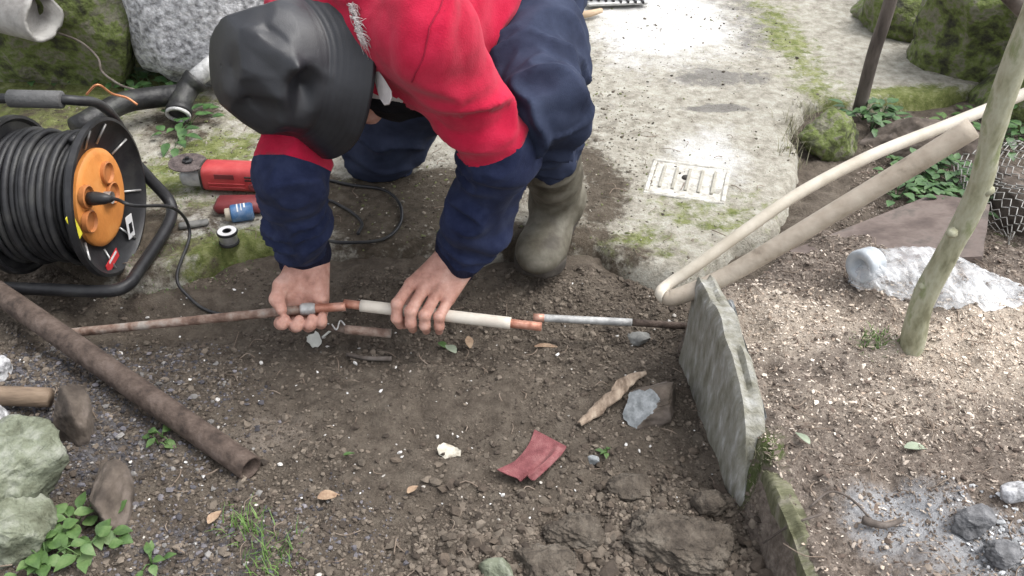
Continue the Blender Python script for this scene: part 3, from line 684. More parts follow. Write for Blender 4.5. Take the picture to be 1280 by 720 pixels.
ww = spline([s0+np.array([.02, -.002, .009]), s0+np.array([.03, -.012, .004]), s0+np.array([.035, .004, .012]), s0+np.array([.045, -.006, .010])], 6)
obj('wire_twist', tube(ww, .0016, 6), m_grey, sh)

# ------------------------------------------------------------------ cable reel
m_blk = mat('black_plastic', [(.010, .010, .011), (.016, .016, .018), (.03, .03, .03)], 20, .45, .15, 120)
m_cable = mat('black_rubber_cable', [(.012, .012, .013), (.02, .02, .022), (.04, .04, .038)], 18, .5, .15, 150)
m_orange = mat('orange_plastic', [(.52, .19, .045), (.64, .25, .06), (.68, .30, .09)], 12, .5, .15, 120)
m_flap = mat('brown_orange_flap', [(.36, .13, .04), (.46, .18, .06)], 30, .5, .1, 100)
m_galv = mat('bright_steel_wire', [(.35, .35, .34), (.5, .5, .49)], 60, .4, .1, 100, metal=.6)
m_yellow = mat('yellow_label', [(.62, .56, .03), (.70, .64, .06)], 30, .6, 0)
m_sticker = mat('white_sticker', [(.6, .6, .6), (.7, .7, .7)], 30, .6, 0)
m_redst = mat('red_sticker', [(.5, .02, .03), (.6, .05, .05)], 30, .6, 0)
rc = aty(138, 247, 1.545); ra_, ru_, rw_ = frame((.998, -.05, 0)); RW = -rw_   # axis (front), up, sideways (away from viewer is +RW or -RW)
if RW[1] < 0: RW = -RW
RR = .155
reel = thing('cable_reel', 'black extension cable reel with an orange socket plate on a tube stand', 'cable reel', (rc[0]-.08, rc[1], 0))
def L3(a, w, u): return rc + ra_*a + RW*w + ru_*u
def flange(a0): return lathe([(a0, .05), (a0+.006, .052), (a0+.007, RR-.012), (a0+.013, RR-.006), (a0+.012, RR), (a0, RR+.001), (a0-.006, RR-.002), (a0-.007, RR-.01), (a0-.003, RR-.02), (a0-.003, .05)], rc, ra_, 64, close=True)
obj('flange', lathe([(-.028, .05), (-.026, .102), (-.006, RR-.012), (.004, RR-.006), (.003, RR), (-.008, RR+.001), (-.014, RR-.004), (-.013, RR-.014), (-.034, .102), (-.036, .05)], rc, ra_, 64, close=True), m_blk, reel, sharp=40)
obj('flange', flange(-.185), m_blk, reel, sharp=40)
obj('drum', lathe([(-.185, .07), (-.034, .07)], rc, ra_, 32), m_blk, reel)
# windings: one cable in a helix, two layers
hx = []; N_ = 13
for k in range(N_*44+1):
    th = 2*math.pi*k/44; a = -.044 - .135*(k/(N_*44)) + .0022*math.sin(th*.73+1) ; rr = .122 + .0045*math.sin(th*.37)+.003*math.sin(th*1.9)
    hx.append(rc + ra_*a + rr*(math.cos(th)*ru_ + math.sin(th)*RW))
obj('wound_cable', tube(np.array(hx), .0064, 8), m_cable, reel)
hx = [rc + ra_*(-.178+.136*(k/(12*36))) + .110*(math.cos(2*math.pi*k/36)*ru_+math.sin(2*math.pi*k/36)*RW) for k in range(12*36+1)]
obj('wound_cable', tube(np.array(hx), .0064, 6), m_cable, reel)
def on_flange(u, v, a):
    # where the sight line through a photo pixel meets the reel's front at depth a along the axle
    o_ = np.array([0, 0, CAM_H]); dv = atd(u, v, 1.0) - o_; t = ((rc+ra_*a-o_)@ra_)/(dv@ra_); q = o_+dv*t-rc; return q@RW, q@ru_
PA = -.026
plate = obj('socket_plate', lathe([(.0, .096), (.007, .096), (.011, .092), (.013, .084), (.0145, .05), (.015, 0)], L3(PA, 0, 0), ra_, 48), m_orange, reel, sharp=35)
for (pu, pv) in ((134, 216), (141, 241), (113, 277), (109, 246)):
    w, u = on_flange(pu, pv, PA+.018)
    # hinged socket cap with a rim
    obj('socket', lathe([(.012, .0225), (.021, .0225), (.0225, .020), (.0165, .018), (.016, 0)], L3(PA, w, u), ra_, 22), m_flap, plate, sharp=35)
obj('reset_button', lathe([(.013, .007), (.02, .007), (.0215, .005), (.0215, 0)], L3(PA, .008, -.01), ra_, 14), m_sticker, plate)
for dgr in (25, 62, 88, 152, 205, 248, 292, 335):
    t = math.radians(dgr); e = np.array([math.cos(t), math.sin(t)])
    obj('spoke', tube(np.array([L3(-.023, e[0]*.104, e[1]*.104), L3(-.003, e[0]*.142, e[1]*.142)]), .0024, 6), m_galv, reel)
def patch(a, w, u, sw, su, rot, name, m, parent):
    c, s = math.cos(rot), math.sin(rot); q = [(-sw, -su), (sw, -su), (sw, su), (-sw, su)]
    V = [L3(a, w+x*c-y*s, u+x*s+y*c) for x, y in q] + [L3(a-.0012, w+x*c-y*s, u+x*s+y*c) for x, y in q]
    return obj(name, (np.array(V), [[0, 1, 2, 3], [7, 6, 5, 4], [0, 4, 5, 1], [1, 5, 6, 2], [2, 6, 7, 3], [3, 7, 4, 0]]), m, parent, smooth=False)
w, u = on_flange(93, 283, -.006); patch(-.006, w, u, .012, .030, .2, 'label', m_yellow, reel)
w, u = on_flange(163, 283, -.006); ws = patch(-.006, w, u, .014, .024, -.2, 'sticker', m_sticker, reel); patch(-.0053, w, u-.003, .007, .010, -.2, 'mark', m_blk, ws)
w, u = on_flange(141, 326, -.006); rs = patch(-.006, w, u, .028, .010, .1, 'sticker', m_redst, reel); patch(-.0053, w+.004, u+.006, .018, .0025, .1, 'mark', m_sticker, rs)
# stand: handle bar over the drum, uprights behind, loop on the ground
z0 = .050 - rc[2]
st = [L3(-.03, .168, 0), L3(.0, .172, z0+.07), L3(.035, .165, z0+.014), L3(.05, .10, z0), L3(.05, -.06, z0), L3(.045, -.115, z0), L3(.01, -.135, z0), L3(-.10, -.135, z0), L3(-.22, -.132, z0), L3(-.27, -.11, z0), L3(-.275, 0, z0), L3(-.272, .10, z0), L3(-.262, .13, z0+.02), L3(-.25, .125, z0+.09)]
obj('stand', tube(spline(st, 6), .0125, 12), m_blk, reel)
hb = [L3(-.25, .125, z0+.085), L3(-.24, .10, .04), L3(-.225, .05, .155), L3(-.20, .03, .188), L3(-.15, .025, .195), L3(-.06, .025, .195), L3(-.028, .04, .186), L3(-.012, .08, .16), L3(-.014, .135, .09), L3(-.03, .168, 0)]
obj('handle_bar', tube(spline(hb, 6), .0095, 12), m_blk, reel)
m_grip = mat('grey_grip', [(.06, .06, .06), (.09, .09, .09)], 30, .6, .4, 200)
obj('grip', tube(np.array([L3(-.15, .025, .195), L3(-.148, .025, .195), L3(-.05, .025, .195), L3(-.048, .025, .195)]), [.014, .0165, .0165, .014], 16), m_grip, reel)
obj('hub_axle', lathe([(-.2, .012), (.004, .012)], rc, ra_, 14), m_galv, reel)
# plug and lead
w, u = on_flange(112, 248, PA+.02); pl = L3(PA+.018, w, u); ld = [pl, pl+ra_*.05, pl+ra_*.085+np.array([0, -.005, -.01]), L3(.10, .045, -.05), L3(.105, .075, -.13), on(225, 360, .03), on(238, 376, .008), on(262, 391, .004), on(300, 398, .004)]
lead = thing('power_lead', 'thin black lead plugged into the reel and hanging to the soil', 'cable', on(240, 378))
obj('plug', tube(np.array([pl, pl+ra_*.012, pl+ra_*.03, pl+ra_*.045]), [.012, .0135, .011, .006], 14), m_blk, lead)
obj('cord', tube(spline(ld, 8), .0034, 8), m_cable, lead)

# ------------------------------------------------------------------ drain pipe, broken clay pipe, wire at the wall
m_pvc = mat('limed_white_pipe', [(.33, .33, .32), (.52, .52, .51), (.62, .62, .61)], 35, .7, .6, 100)
m_blkpipe = mat('black_tarred_pipe', [(.008, .008, .009), (.018, .018, .018), (.04, .042, .036)], 24, .5, .5, 80)
dp = thing('drain_pipe', 'pale limed drain pipe with a black elbow at the foot of the wall', 'pipe', (-.9, 2.25, 0))
d0, d1 = aty(352, 8, 2.42), aty(238, 104, 2.22)
obj('pale_length', tube(spline([d0+(d0-d1)*.6, d0, d1], 4), .024, 18), m_pvc, dp)
el = [aty(246, 98, 2.23), aty(234, 112, 2.21), aty(226, 128, 2.17), aty(223, 142, 2.14)]
obj('elbow', tube(spline(el, 5), np.interp(np.arange(16), [0, 2, 3, 12, 13, 15], [.033, .033, .029, .029, .033, .033]), 20), m_blkpipe, dp)
ee = (el[-1]-el[-2]); ee /= np.linalg.norm(ee)
obj('white_rim', lathe([(0, .0315), (.007, .0315), (.007, .024), (0, .024)], el[-1], ee, 20), m_pvc, dp)
obj('black_length', tube(spline([aty(228, 118, 2.20), aty(190, 122, 2.17), aty(150, 130, 2.1), aty(95, 160, 1.98)], 5), .027, 18), m_blkpipe, dp)
m_cu = mat('copper_wire', [(.42, .17, .08), (.55, .24, .12)], 40, .45, 0, metal=.5)
tag(obj('copper_wire', tube(spline([aty(108, 118, 1.95), aty(122, 106, 1.95), aty(140, 117, 1.98), aty(158, 122, 2.0), aty(172, 131, 2.0)], 6), .0028, 8), m_cu), 'bare orange copper wire hooked over the black drain pipe', 'wire')
tag(obj('root_wire', tube(spline([aty(70, 40, 2.3), aty(100, 52, 2.28), aty(122, 72, 2.26), aty(128, 90, 2.22), aty(150, 106, 2.18), aty(168, 112, 2.15)], 6), .003, 7), m_brownpole), 'thin brown root hanging from the broken clay pipe to the drain', 'root')
m_clay = mat('grey_fired_clay', [(.16, .15, .14), (.26, .25, .235), (.36, .35, .33)], 16, .7, .4, 60)
cpA, cpB = aty(-40, 0, 2.3), aty(54, 22, 2.22)
Vc, Fc = hollow(np.linspace(cpA, cpB, 12), np.full(12, .062), .14, 28)
ej = (cpB-cpA)/np.linalg.norm(cpB-cpA); tt = (Vc-cpA)@ej/np.linalg.norm(cpB-cpA); Vc = Vc + np.where(tt > .9, 1, 0)[:, None]*ej*(.03*fbm(Vc*22, 3, 5))[:, None]
tag(obj('clay_pipe', (Vc, Fc), m_clay), 'broken grey clay pipe end jutting out at the top left corner', 'pipe')

# ------------------------------------------------------------------ tools on the mossy concrete
m_red = mat('red_tool_plastic', [(.36, .035, .04), (.45, .06, .06), (.50, .10, .095)], 14, .4, .1, 120)
m_alu = mat('cast_alloy', [(.25, .25, .25), (.40, .40, .395), (.50, .50, .495)], 40, .5, .3, 120, metal=.2)
m_disc = mat('abrasive_disc', [(.045, .035, .035), (.09, .07, .066), (.13, .105, .1)], 60, .85, .8, 250)
m_maroon = mat('maroon_plastic', [(.13, .022, .025), (.19, .035, .038), (.23, .06, .06)], 14, .5, .1, 120)
gzz = gz(*at(290, 225, .03)[:2])
h1 = at(256, 218, gzz+.036); h2 = at(333, 221, gzz+.036)
gd = (h2-h1)/np.linalg.norm(h2-h1); ga, gu, gw = frame(gd)
gr = thing('angle_grinder', 'red angle grinder with a worn cutting disc, lying on mossy concrete', 'angle grinder', (h2[0]-.03, h2[1], gzz))
def sq_tube(P, rx, rz, n=20, pw=.6):
    V = []; F = []; th = np.linspace(0, 2*np.pi, n, endpoint=False)
    for p, a, b in zip(P, rx, rz):
        c, s = np.cos(th), np.sin(th); V.append(p + np.outer(np.sign(c)*np.abs(c)**pw*a, gw) + np.outer(np.sign(s)*np.abs(s)**pw*b, gu))
    m_ = len(P)
    for i in range(m_-1):
        for k in range(n): l = (k+1) % n; F.append([i*n+k, i*n+l, (i+1)*n+l, (i+1)*n+k])
    F += [list(range(n))[::-1], [(m_-1)*n+k for k in range(n)]]
    return np.concatenate(V), F
Lg = np.linalg.norm(h2-h1)
gb = obj('motor_housing', sq_tube([h1, h1+gd*.004, h1+gd*.02, h1+gd*Lg*.8, h1+gd*Lg*.97, h1+gd*Lg], [.028, .031, .031, .031, .030, .028], [.027, .030, .031, .031, .030, .027]), m_red, gr, sharp=40)
for k in range(2): obj('vent_slot', bbox(h1+gd*Lg*.80-gw*np.sign(gw[1])*.0315+gu*(.014-.008*k), (.022, .003, .003), [gd, gw, gu], .0005), m_dark, gb, smooth=False)
for k in range(2): obj('rib', bbox(h1+gd*Lg*.42-gw*np.sign(gw[1])*.0315+gu*(-.004-.009*k), (.085, .003, .003), [gd, gw, gu], .001), m_red, gb, smooth=False)
for k in range(5): obj('vent_slot', bbox(h1+gd*Lg*(.90+.012*0)-gw*np.sign(gw[1])*.0312+gu*(.018-.009*k), (.010, .003, .0035), [gd, gw, gu], .0005), m_dark, gb, smooth=False)
obj('collar_ring', sq_tube([h1-gd*.001, h1+gd*.004], [.0318, .0318], [.0308, .0308]), m_dark, gb, sharp=40)
obj('name_plate', bbox(h1+gd*Lg*.40-gw*np.sign(gw[1])*.0316+gu*.014, (.045, .002, .012), [gd, gw, gu], .0005), m_maroon, gb, smooth=False)
obj('brush_cap', lathe([(0, .0095), (.003, .0095), (.004, .006), (.0025, 0)], h1+gd*Lg*.83-gw*np.sign(gw[1])*.030+gu*-.011, -gw*np.sign(gw[1]), 16), m_maroon, gb)
obj('rear_handle', sq_tube([h1+gd*Lg*.99, h1+gd*(Lg+.004), h1+gd*(Lg+.09), h1+gd*(Lg+.10)], [.027, .0285, .024, .015], [.026, .0275, .023, .015]), m_blk, gr, sharp=40)
obj('gear_head', sq_tube([h1+gd*.003, h1-gd*.012, h1-gd*.032-gu*.004, h1-gd*.048-gu*.006, h1-gd*.056-gu*.006], [.029, .029, .027, .023, .012], [.026, .024, .021, .017, .010], pw=.75), m_alu, gr, sharp=40)
dcn = h1 - gd*.034 + gu*.022
obj('spindle_collar', lathe([(-.016, .017), (.002, .017), (.004, .014), (.008, .014)], dcn, gu, 20, up=(0, 1, 0)), m_alu, gr)
di = obj('cutting_disc', lathe([(.009, .007), (.009, .040), (.0082, .0425), (.0062, .0425), (.006, .007)], dcn, gu+gd*.05, 40, up=(0, 1, 0), close=True), m_disc, gr, sharp=40)
obj('locking_nut', lathe([(.009, .012), (.014, .012), (.015, .009), (.016, .005), (.021, .005), (.021, 0)], dcn, gu+gd*.05, 6, up=(0, 1, 0)), m_blk, di, smooth=False)
gc = [h1+gd*(Lg+.10), h1+gd*(Lg+.14)-gu*.01, on(400, 226, .006), on(440, 234, .005), on(480, 240, .005), on(500, 258, .005), on(500, 283, .005), on(478, 302, .005), on(430, 306, .005), on(400, 302, .005), on(365, 300, .005), on(400, 255, .006), on(430, 262, .005), on(452, 280, .005), on(448, 297, .009)]
obj('power_cord', tube(spline(gc, 8), .0036, 8), m_cable, gr)
# maroon guard/case under it, blue flux jar, solder spool, flat file
mc = at(302, 262, gzz); tag(obj('tool_case', bbox(mc+np.array([.002, 0, .014]), (.115, .055, .026), [rotz(-.03)[0], rotz(-.03)[1], (0, 0, 1)], .009), m_maroon), 'flat maroon plastic case lying in front of the red grinder', 'case')
m_bluej = mat('blue_jar', [(.03, .085, .20), (.05, .14, .30), (.16, .24, .38)], 30, .45, .1, 100)
m_capj = mat('beige_cap', [(.38, .33, .26), (.46, .41, .33)], 30, .5, .2, 100)
fj = at(299, 266, gzz+.018); fa = np.array([.95, .28, .0]); fx = thing('flux_jar', 'small blue flux jar with a beige cap lying on its side', 'jar', at(299, 266, gzz))
fa /= np.linalg.norm(fa)
obj('jar_body', lathe([(-.022, 0), (-.022, .016), (-.020, .0195), (.022, .0195), (.026, .016), (.026, 0)], fj+fa*.004, fa, 26), m_bluej, fx, sharp=40)
obj('jar_cap', lathe([(-.034, 0), (-.034, .012), (-.032, .0138), (-.021, .0138)], fj+fa*.004, fa, 22), m_capj, fx, sharp=40)
# two printed white lines on the jar
def ringseg(a0, r, t0, t1, wd_):
    u_, w_ = frame(fa)[1:]; V = []; n = 12
    for i in range(n+1):
        t = t0+(t1-t0)*i/n
        for s_ in (-wd_, wd_): V.append(fj + fa*(.004+a0+s_) + r*(math.cos(t)*u_+math.sin(t)*w_))
    return np.array(V), [[2*i, 2*i+1, 2*i+3, 2*i+2] for i in range(n)]
obj('print', join(ringseg(-.006, .0199, -.6, .9, .0014), ringseg(.002, .0199, -.4, .8, .0010), ringseg(.009, .0199, -.7, .5, .0018)), m_sticker, fx)
sp = at(287, 304, gzz); sps = thing('solder_spool', 'small spool of silver solder wire standing beside the blue jar', 'spool', sp)
obj('flange', lathe([(0, 0), (0, .021), (.003, .0215), (.005, .0205), (.005, .016)], sp+np.array([0, 0, .001]), (0, 0, 1), 30, up=(0, 1, 0)), m_blk, sps, sharp=40)
obj('solder_wire', lathe([(.005, .0175), (.0065, .0185), (.010, .0178), (.0115, .0187), (.0165, .0187), (.0195, .0185), (.0225, .0186), (.0265, .0178)], sp, (0, 0, 1), 30, up=(0, 1, 0)), m_galv, sps)
obj('flange', lathe([(.026, .016), (.026, .0215), (.029, .022), (.031, .021), (.031, .0075), (.012, .0065), (.012, 0)], sp, (0, 0, 1), 30, up=(0, 1, 0)), m_blk, sps, sharp=40)
obj('paper_label', lathe([(.0316, .0095), (.0316, .0195)], sp, (0, 0, 1), 30, up=(0, 1, 0)), m_sticker, sps)
fp = at(242, 280, gzz+.006); tag(obj('metal_file', bbox(fp, (.062, .017, .011), [rotz(-.28)[0], rotz(-.28)[1], (0, 0, 1)], .003), m_greyrock), 'short flat grey metal bar left of the solder spool', 'bar')

# tray with a grille and wooden handle at the far end of the path
ty = at(768, 4, .05); tr_ = thing('tool_tray', 'dark grey grid tray standing on the white patch at the top edge', 'tray', ty+np.array([0, .08, -.02]))
A_ = [rotz(-.1)[0], rotz(-.1)[1], (0, 0, 1)]
obj('tray_floor', bbox(ty+np.array([0, .10, 0]), (.20, .22, .012), A_, .003), m_galv, tr_, smooth=False)
for k in range(8): obj('slot', bbox(ty+np.array([-.085+.024*k, .10-.0024*k, .008]), (.007, .20, .010), A_, .001), m_blk, tr_, smooth=False)
for k in range(4): obj('cross_bar', bbox(ty+np.array([-.006+.005*k, .02+.05*k, .008]), (.19, .006, .0125), A_, .001), m_blk, tr_, smooth=False)
m_wood = mat('pale_wood', [(.36, .26, .17), (.46, .35, .24)], 20, .7, .3, 90, stretch=(.2, 2, 2))
tag(obj('wooden_stick', tube(np.array([at(715, 20, .05), at(738, 17, .05), at(752, 13, .05)]), [.012, .011, .008], 10), m_wood), 'pale wooden stick beside the grid tray', 'stick')
m_stake = mat('cut_branch', [(.12, .085, .06), (.2, .145, .1), (.28, .215, .16)], 22, .8, .5, 80, stretch=(.4, 2, 2))
k0, k1 = on(-60, 512, .035), on(70, 513, .028)
tag(obj('wooden_stake', tube(np.linspace(k0, k1, 8), .0165, 14), m_stake), 'round pale wooden stake poking in from the left edge', 'stake')

# ------------------------------------------------------------------ small litter one can point at
m_emery = mat('maroon_emery_cloth', [(.15, .045, .05), (.205, .068, .072), (.26, .11, .11)], 40, .9, .6, 400)
m_emback = mat('emery_backing', [(.22, .2, .18), (.3, .28, .25)], 40, .9, .3)
def cloth():
    q = [on(u, v) for u, v in ((668, 541), (706, 562), (680, 596), (662, 607), (620, 598))]
    a, b = on(668, 541), on(708, 562); c, d = on(621, 597), on(668, 606); nu, nv = 26, 22; V = []
    base = max(x[2] for x in (a, b, c, d))
    for i in range(nu):
        s = i/(nu-1)
        for j in range(nv):
            t = j/(nv-1); p = (a*(1-s)+b*s)*(1-t) + (c*(1-s)+d*s)*t
            p = p + np.array([.012*math.sin(t*3.1), -.006*math.sin(s*3.1)*t, 0])
            z = .005 + .012*s*math.sin(math.pi*t) + .010*max(0, 1-abs(s-.80)/.10)*t - .007*max(0, 1-abs(s-.62)/.09)*t + .014*max(0, t-.7)/.3*(1-s)
            p[2] = base + z; V.append(p)
    V = np.array(V); F = [[i*nv+j, i*nv+j+1, (i+1)*nv+j+1, (i+1)*nv+j] for i in range(nu-1) for j in range(nv-1)]
    k = len(V); V2 = V.copy(); V2[:, 2] -= .0016
    return np.concatenate([V, V2]), F + [[x+k for x in f[::-1]] for f in F]
em = cloth(); tag(obj('emery_cloth', em, m_emery), 'folded piece of maroon emery cloth lying on the soil', 'cloth')
m_paper = mat('pale_litter', [(.42, .39, .32), (.55, .52, .44), (.30, .26, .2)], 60, .85, .4, 150)
m_white2 = mat('white_plastic_scrap', [(.50, .51, .47), (.62, .63, .58)], 30, .5, .2, 100)
def flat_piece(u, v, lx_, ly_, rz, m, name, label, cat, lift=.006, curl=.15, tilt=.2, group=None):
    p = on(u, v, lift); nu, nv = 7, 5; V = []; R_ = rotz(rz)
    for i in range(nu):
        for j in range(nv):
            s, t = i/(nu-1)-.5, j/(nv-1)-.5; e = 1-.25*abs(s)*abs(t)*4
            q = np.array([s*lx_*e, t*ly_*e, lx_*curl*(s*s*2-t*t) + tilt*t*ly_]); V.append(p+R_@q)
    V = np.array(V); V += .0012*rng.normal(size=V.shape); F = [[i*nv+j, (i+1)*nv+j, (i+1)*nv+j+1, i*nv+j+1] for i in range(nu-1) for j in range(nv-1)]; k = len(V)
    V2 = V - np.array([0, 0, .0012])
    return tag(obj(name, (np.concatenate([V, V2]), F+[[x+k for x in f[::-1]] for f in F]), m), label, cat, group)
flat_piece(561, 567, .040, .026, -.45, m_paper, 'cardboard_scrap', 'small beige cardboard scrap left of the maroon cloth', 'scrap')
flat_piece(393, 430, .030, .026, .7, m_white2, 'plastic_scrap', 'white plastic scrap on a stalk beneath the short rusty pipe', 'scrap', lift=.012, curl=.3, tilt=.5)
tag(obj('plastic_strip', tube(np.array([on(404, 428, .014), on(418, 418, .016)]), .0022, 6), m_white2), 'thin white plastic strip beside the white scrap under the hand', 'strip')
m_dry = mat('dry_leaf', [(.20, .125, .08), (.32, .225, .15), (.40, .30, .21)], 40, .8, .3, 120)
m_dryg = mat('grey_green_leaf', [(.2, .24, .17), (.32, .36, .27)], 40, .7, .3, 120)
def litter_leaf(u, v, ang, L, w, m, label, lift=.01):
    p = on(u, v, lift); d = (math.cos(ang), math.sin(ang), .12)
    return tag(obj('fallen_leaf', leaf(p, d, (0, 0, 1), L, w, .35, .3), m), label, 'leaf')
litter_leaf(588, 440, 1.7, .045, .016, m_dry, 'upright tan dry leaf just below the hand on the white pipe')
litter_leaf(570, 446, 2.2, .036, .018, m_dryg, 'pale grey green leaf next to the tan leaf below the white pipe')
litter_leaf(548, 432, -.6, .026, .014, m_leaf, 'small fresh green leaf below the fingers on the white pipe')
litter_leaf(430, 574, .4, .018, .007, m_leaf, 'tiny bright green leaf on the bare soil in the middle')
litter_leaf(398, 628, .3, .034, .02, m_dry, 'brown dead leaf in the gravel near the grass tufts')
litter_leaf(510, 622, .9, .022, .012, m_dry, 'small rusty brown leaf on the lower soil')
litter_leaf(262, 660, 1.2, .03, .016, m_dry, 'tan dead leaf in the gravel beside the weeds')
litter_leaf(668, 436, .1, .05, .012, m_dry, 'curled brown leaf by the end of the white pipe')
litter_leaf(1128, 566, .1, .036, .016, m_dryg, 'pale green leaf lying on the mulched bed')
litter_leaf(1010, 562, 2.0, .03, .012, m_dryg, 'small green leaf on the bed beside the large slate')
litter_leaf(1080, 335, .2, .045, .02, m_paper, 'yellowish leaf between the board and the plastic bag')
m_barkc = mat('pale_bark_strip', [(.12, .085, .06), (.26, .20, .15), (.38, .31, .24)], 60, .85, .7, 100, stretch=(1, .3, 1))
b_ = spline([on(724, 536, .012), on(745, 519, .014), on(768, 502, .018), on(786, 484, .022), on(806, 476, .02)], 5)
bw = []; nb2 = len(b_)
for i_ in range(nb2):
    t_ = i_/(nb2-1); dir_ = b_[min(i_+1, nb2-1)]-b_[max(i_-1, 0)]; sd_ = np.cross(dir_, (0, 0, 1)); sd_ /= np.linalg.norm(sd_); wd2 = .0125*math.sin(math.pi*(.06+.9*t_))**.6
    for k_ in range(5): c_ = k_/2-1; bw.append(b_[i_] + sd_*c_*wd2*(1+.12*rng.normal()) + np.array([0, 0, .004-.004*c_*c_+.0008*rng.normal()]))
bw = np.array(bw); bF = [[i_*5+k_, i_*5+k_+1, (i_+1)*5+k_+1, (i_+1)*5+k_] for i_ in range(nb2-1) for k_ in range(4)]; kb = len(bw)
tag(obj('bark_strip', (np.concatenate([bw, bw-np.array([0, 0, .003])]), bF+[[x+kb for x in f[::-1]] for f in bF]), m_barkc, smooth=False), 'pale strip of bark leaning beside the broken stone', 'bark')
b_ = spline([on(434, 447, .008), on(460, 452, .009), on(490, 452, .008)], 4); tag(obj('twig', tube(b_, np.linspace(.0035, .005, len(b_)), 7), m_brownpole), 'brown twig lying on the soil below the short pipe', 'twig')
b_ = spline([on(1075, 660, .012), on(1100, 668, .016), on(1124, 658, .012)], 4); tag(obj('twig', tube(b_, np.linspace(.006, .004, len(b_)), 7), m_brownpole), 'short thick twig lying across the pale ash', 'twig')
b_ = spline([on(1010, 640, .01), on(1035, 622, .012), on(1060, 630, .012), on(1085, 652, .008), on(1095, 660, .006)], 4); tag(obj('root', tube(b_, .0016, 6), m_brownpole), 'thin curved root on the bed left of the ash', 'root')
b_ = spline([on(950, 695, .03), on(985, 668, .02), on(1025, 650, .012)], 4); tag(obj('root', tube(b_, .0018, 6), m_brownpole), 'thin pale root beside the mossy slate', 'root')
# ------------------------------------------------------------------ the man
m_skin = mat('skin', [(.27, .14, .10), (.42, .215, .165), (.50, .275, .215), (.57, .345, .28)], 38, .55, .6, 220, sss=.12, spread=(.28, .66), bdist=.002)
m_fleece = mat('red_fleece', [(.32, .004, .027), (.41, .008, .038), (.46, .015, .05)], 16, .95, .25, 420, spec=.1, sheen=.1)
m_navy = mat('navy_sleeve', [(.010, .014, .038), (.017, .023, .056), (.026, .034, .075)], 22, .95, .25, 420, spec=.1, sheen=.03)
m_cuff = mat('dark_ribbed_cuff', [(.012, .013, .028), (.02, .021, .04)], 40, .95, .6, 300, spec=.1, stretch=(3, 3, .3))
m_black = mat('black_cloth', [(.006, .006, .008), (.012, .012, .014)], 30, .9, .3, 200, spec=.1)
m_trous = mat('navy_work_trousers', [(.016, .021, .042), (.026, .034, .064), (.038, .048, .084)], 12, .85, .2, 500, spec=.2)
m_boot = mat('olive_rubber', [(.05, .042, .03), (.085, .075, .055), (.12, .11, .085), (.165, .15, .12)], 18, .65, .25, 90)
m_sole = mat('dark_sole', [(.035, .03, .025), (.07, .06, .05)], 40, .9, .5, 120)
m_hat = mat('black_waxed_cloth', [(.010, .0105, .013), (.015, .016, .02), (.022, .023, .028)], 10, .46, .15, 700, spec=.5)
m_hair = mat('white_hair', [(.42, .40, .39), (.58, .56, .55)], 40, .5, 0)
m_wcol = mat('white_collar', [(.38, .35, .34), (.50, .47, .46)], 30, .8, .3, 150)

LS, LE, LW_ = np.array((-.122, 1.285, .612)), np.array((-.020, 1.345, .388)), np.array((-.088, 1.392, .155))
RS, RE, RW_ = np.array((-.33, 1.50, .55)), np.array((-.362, 1.31, .36)), np.array((-.388, 1.412, .125))
LHp, RHp = np.array((.012, 1.76, .50)), np.array((-.13, 1.80, .48))
LK, LA = np.array((.050, 1.375, .452)), np.array((.093, 1.645, .09))
RK, RA = np.array((-.30, 1.905, .10)), np.array((-.33, 2.26, .10))
HC = np.array((-.302, 1.365, .525)); hA = np.array((-.66, -.46, .22)); hA /= np.linalg.norm(hA)
hF = np.array((.02, -.05, -1.0)); hF -= hA*(hF@hA); hF /= np.linalg.norm(hF); hR = np.cross(hF, hA); hL = -hR
NB = np.array((-.215, 1.40, .60))
man = thing('person', 'man in a red and navy jacket and black hat kneeling over the pipes', 'person', (-.1, 1.65, 0.03))

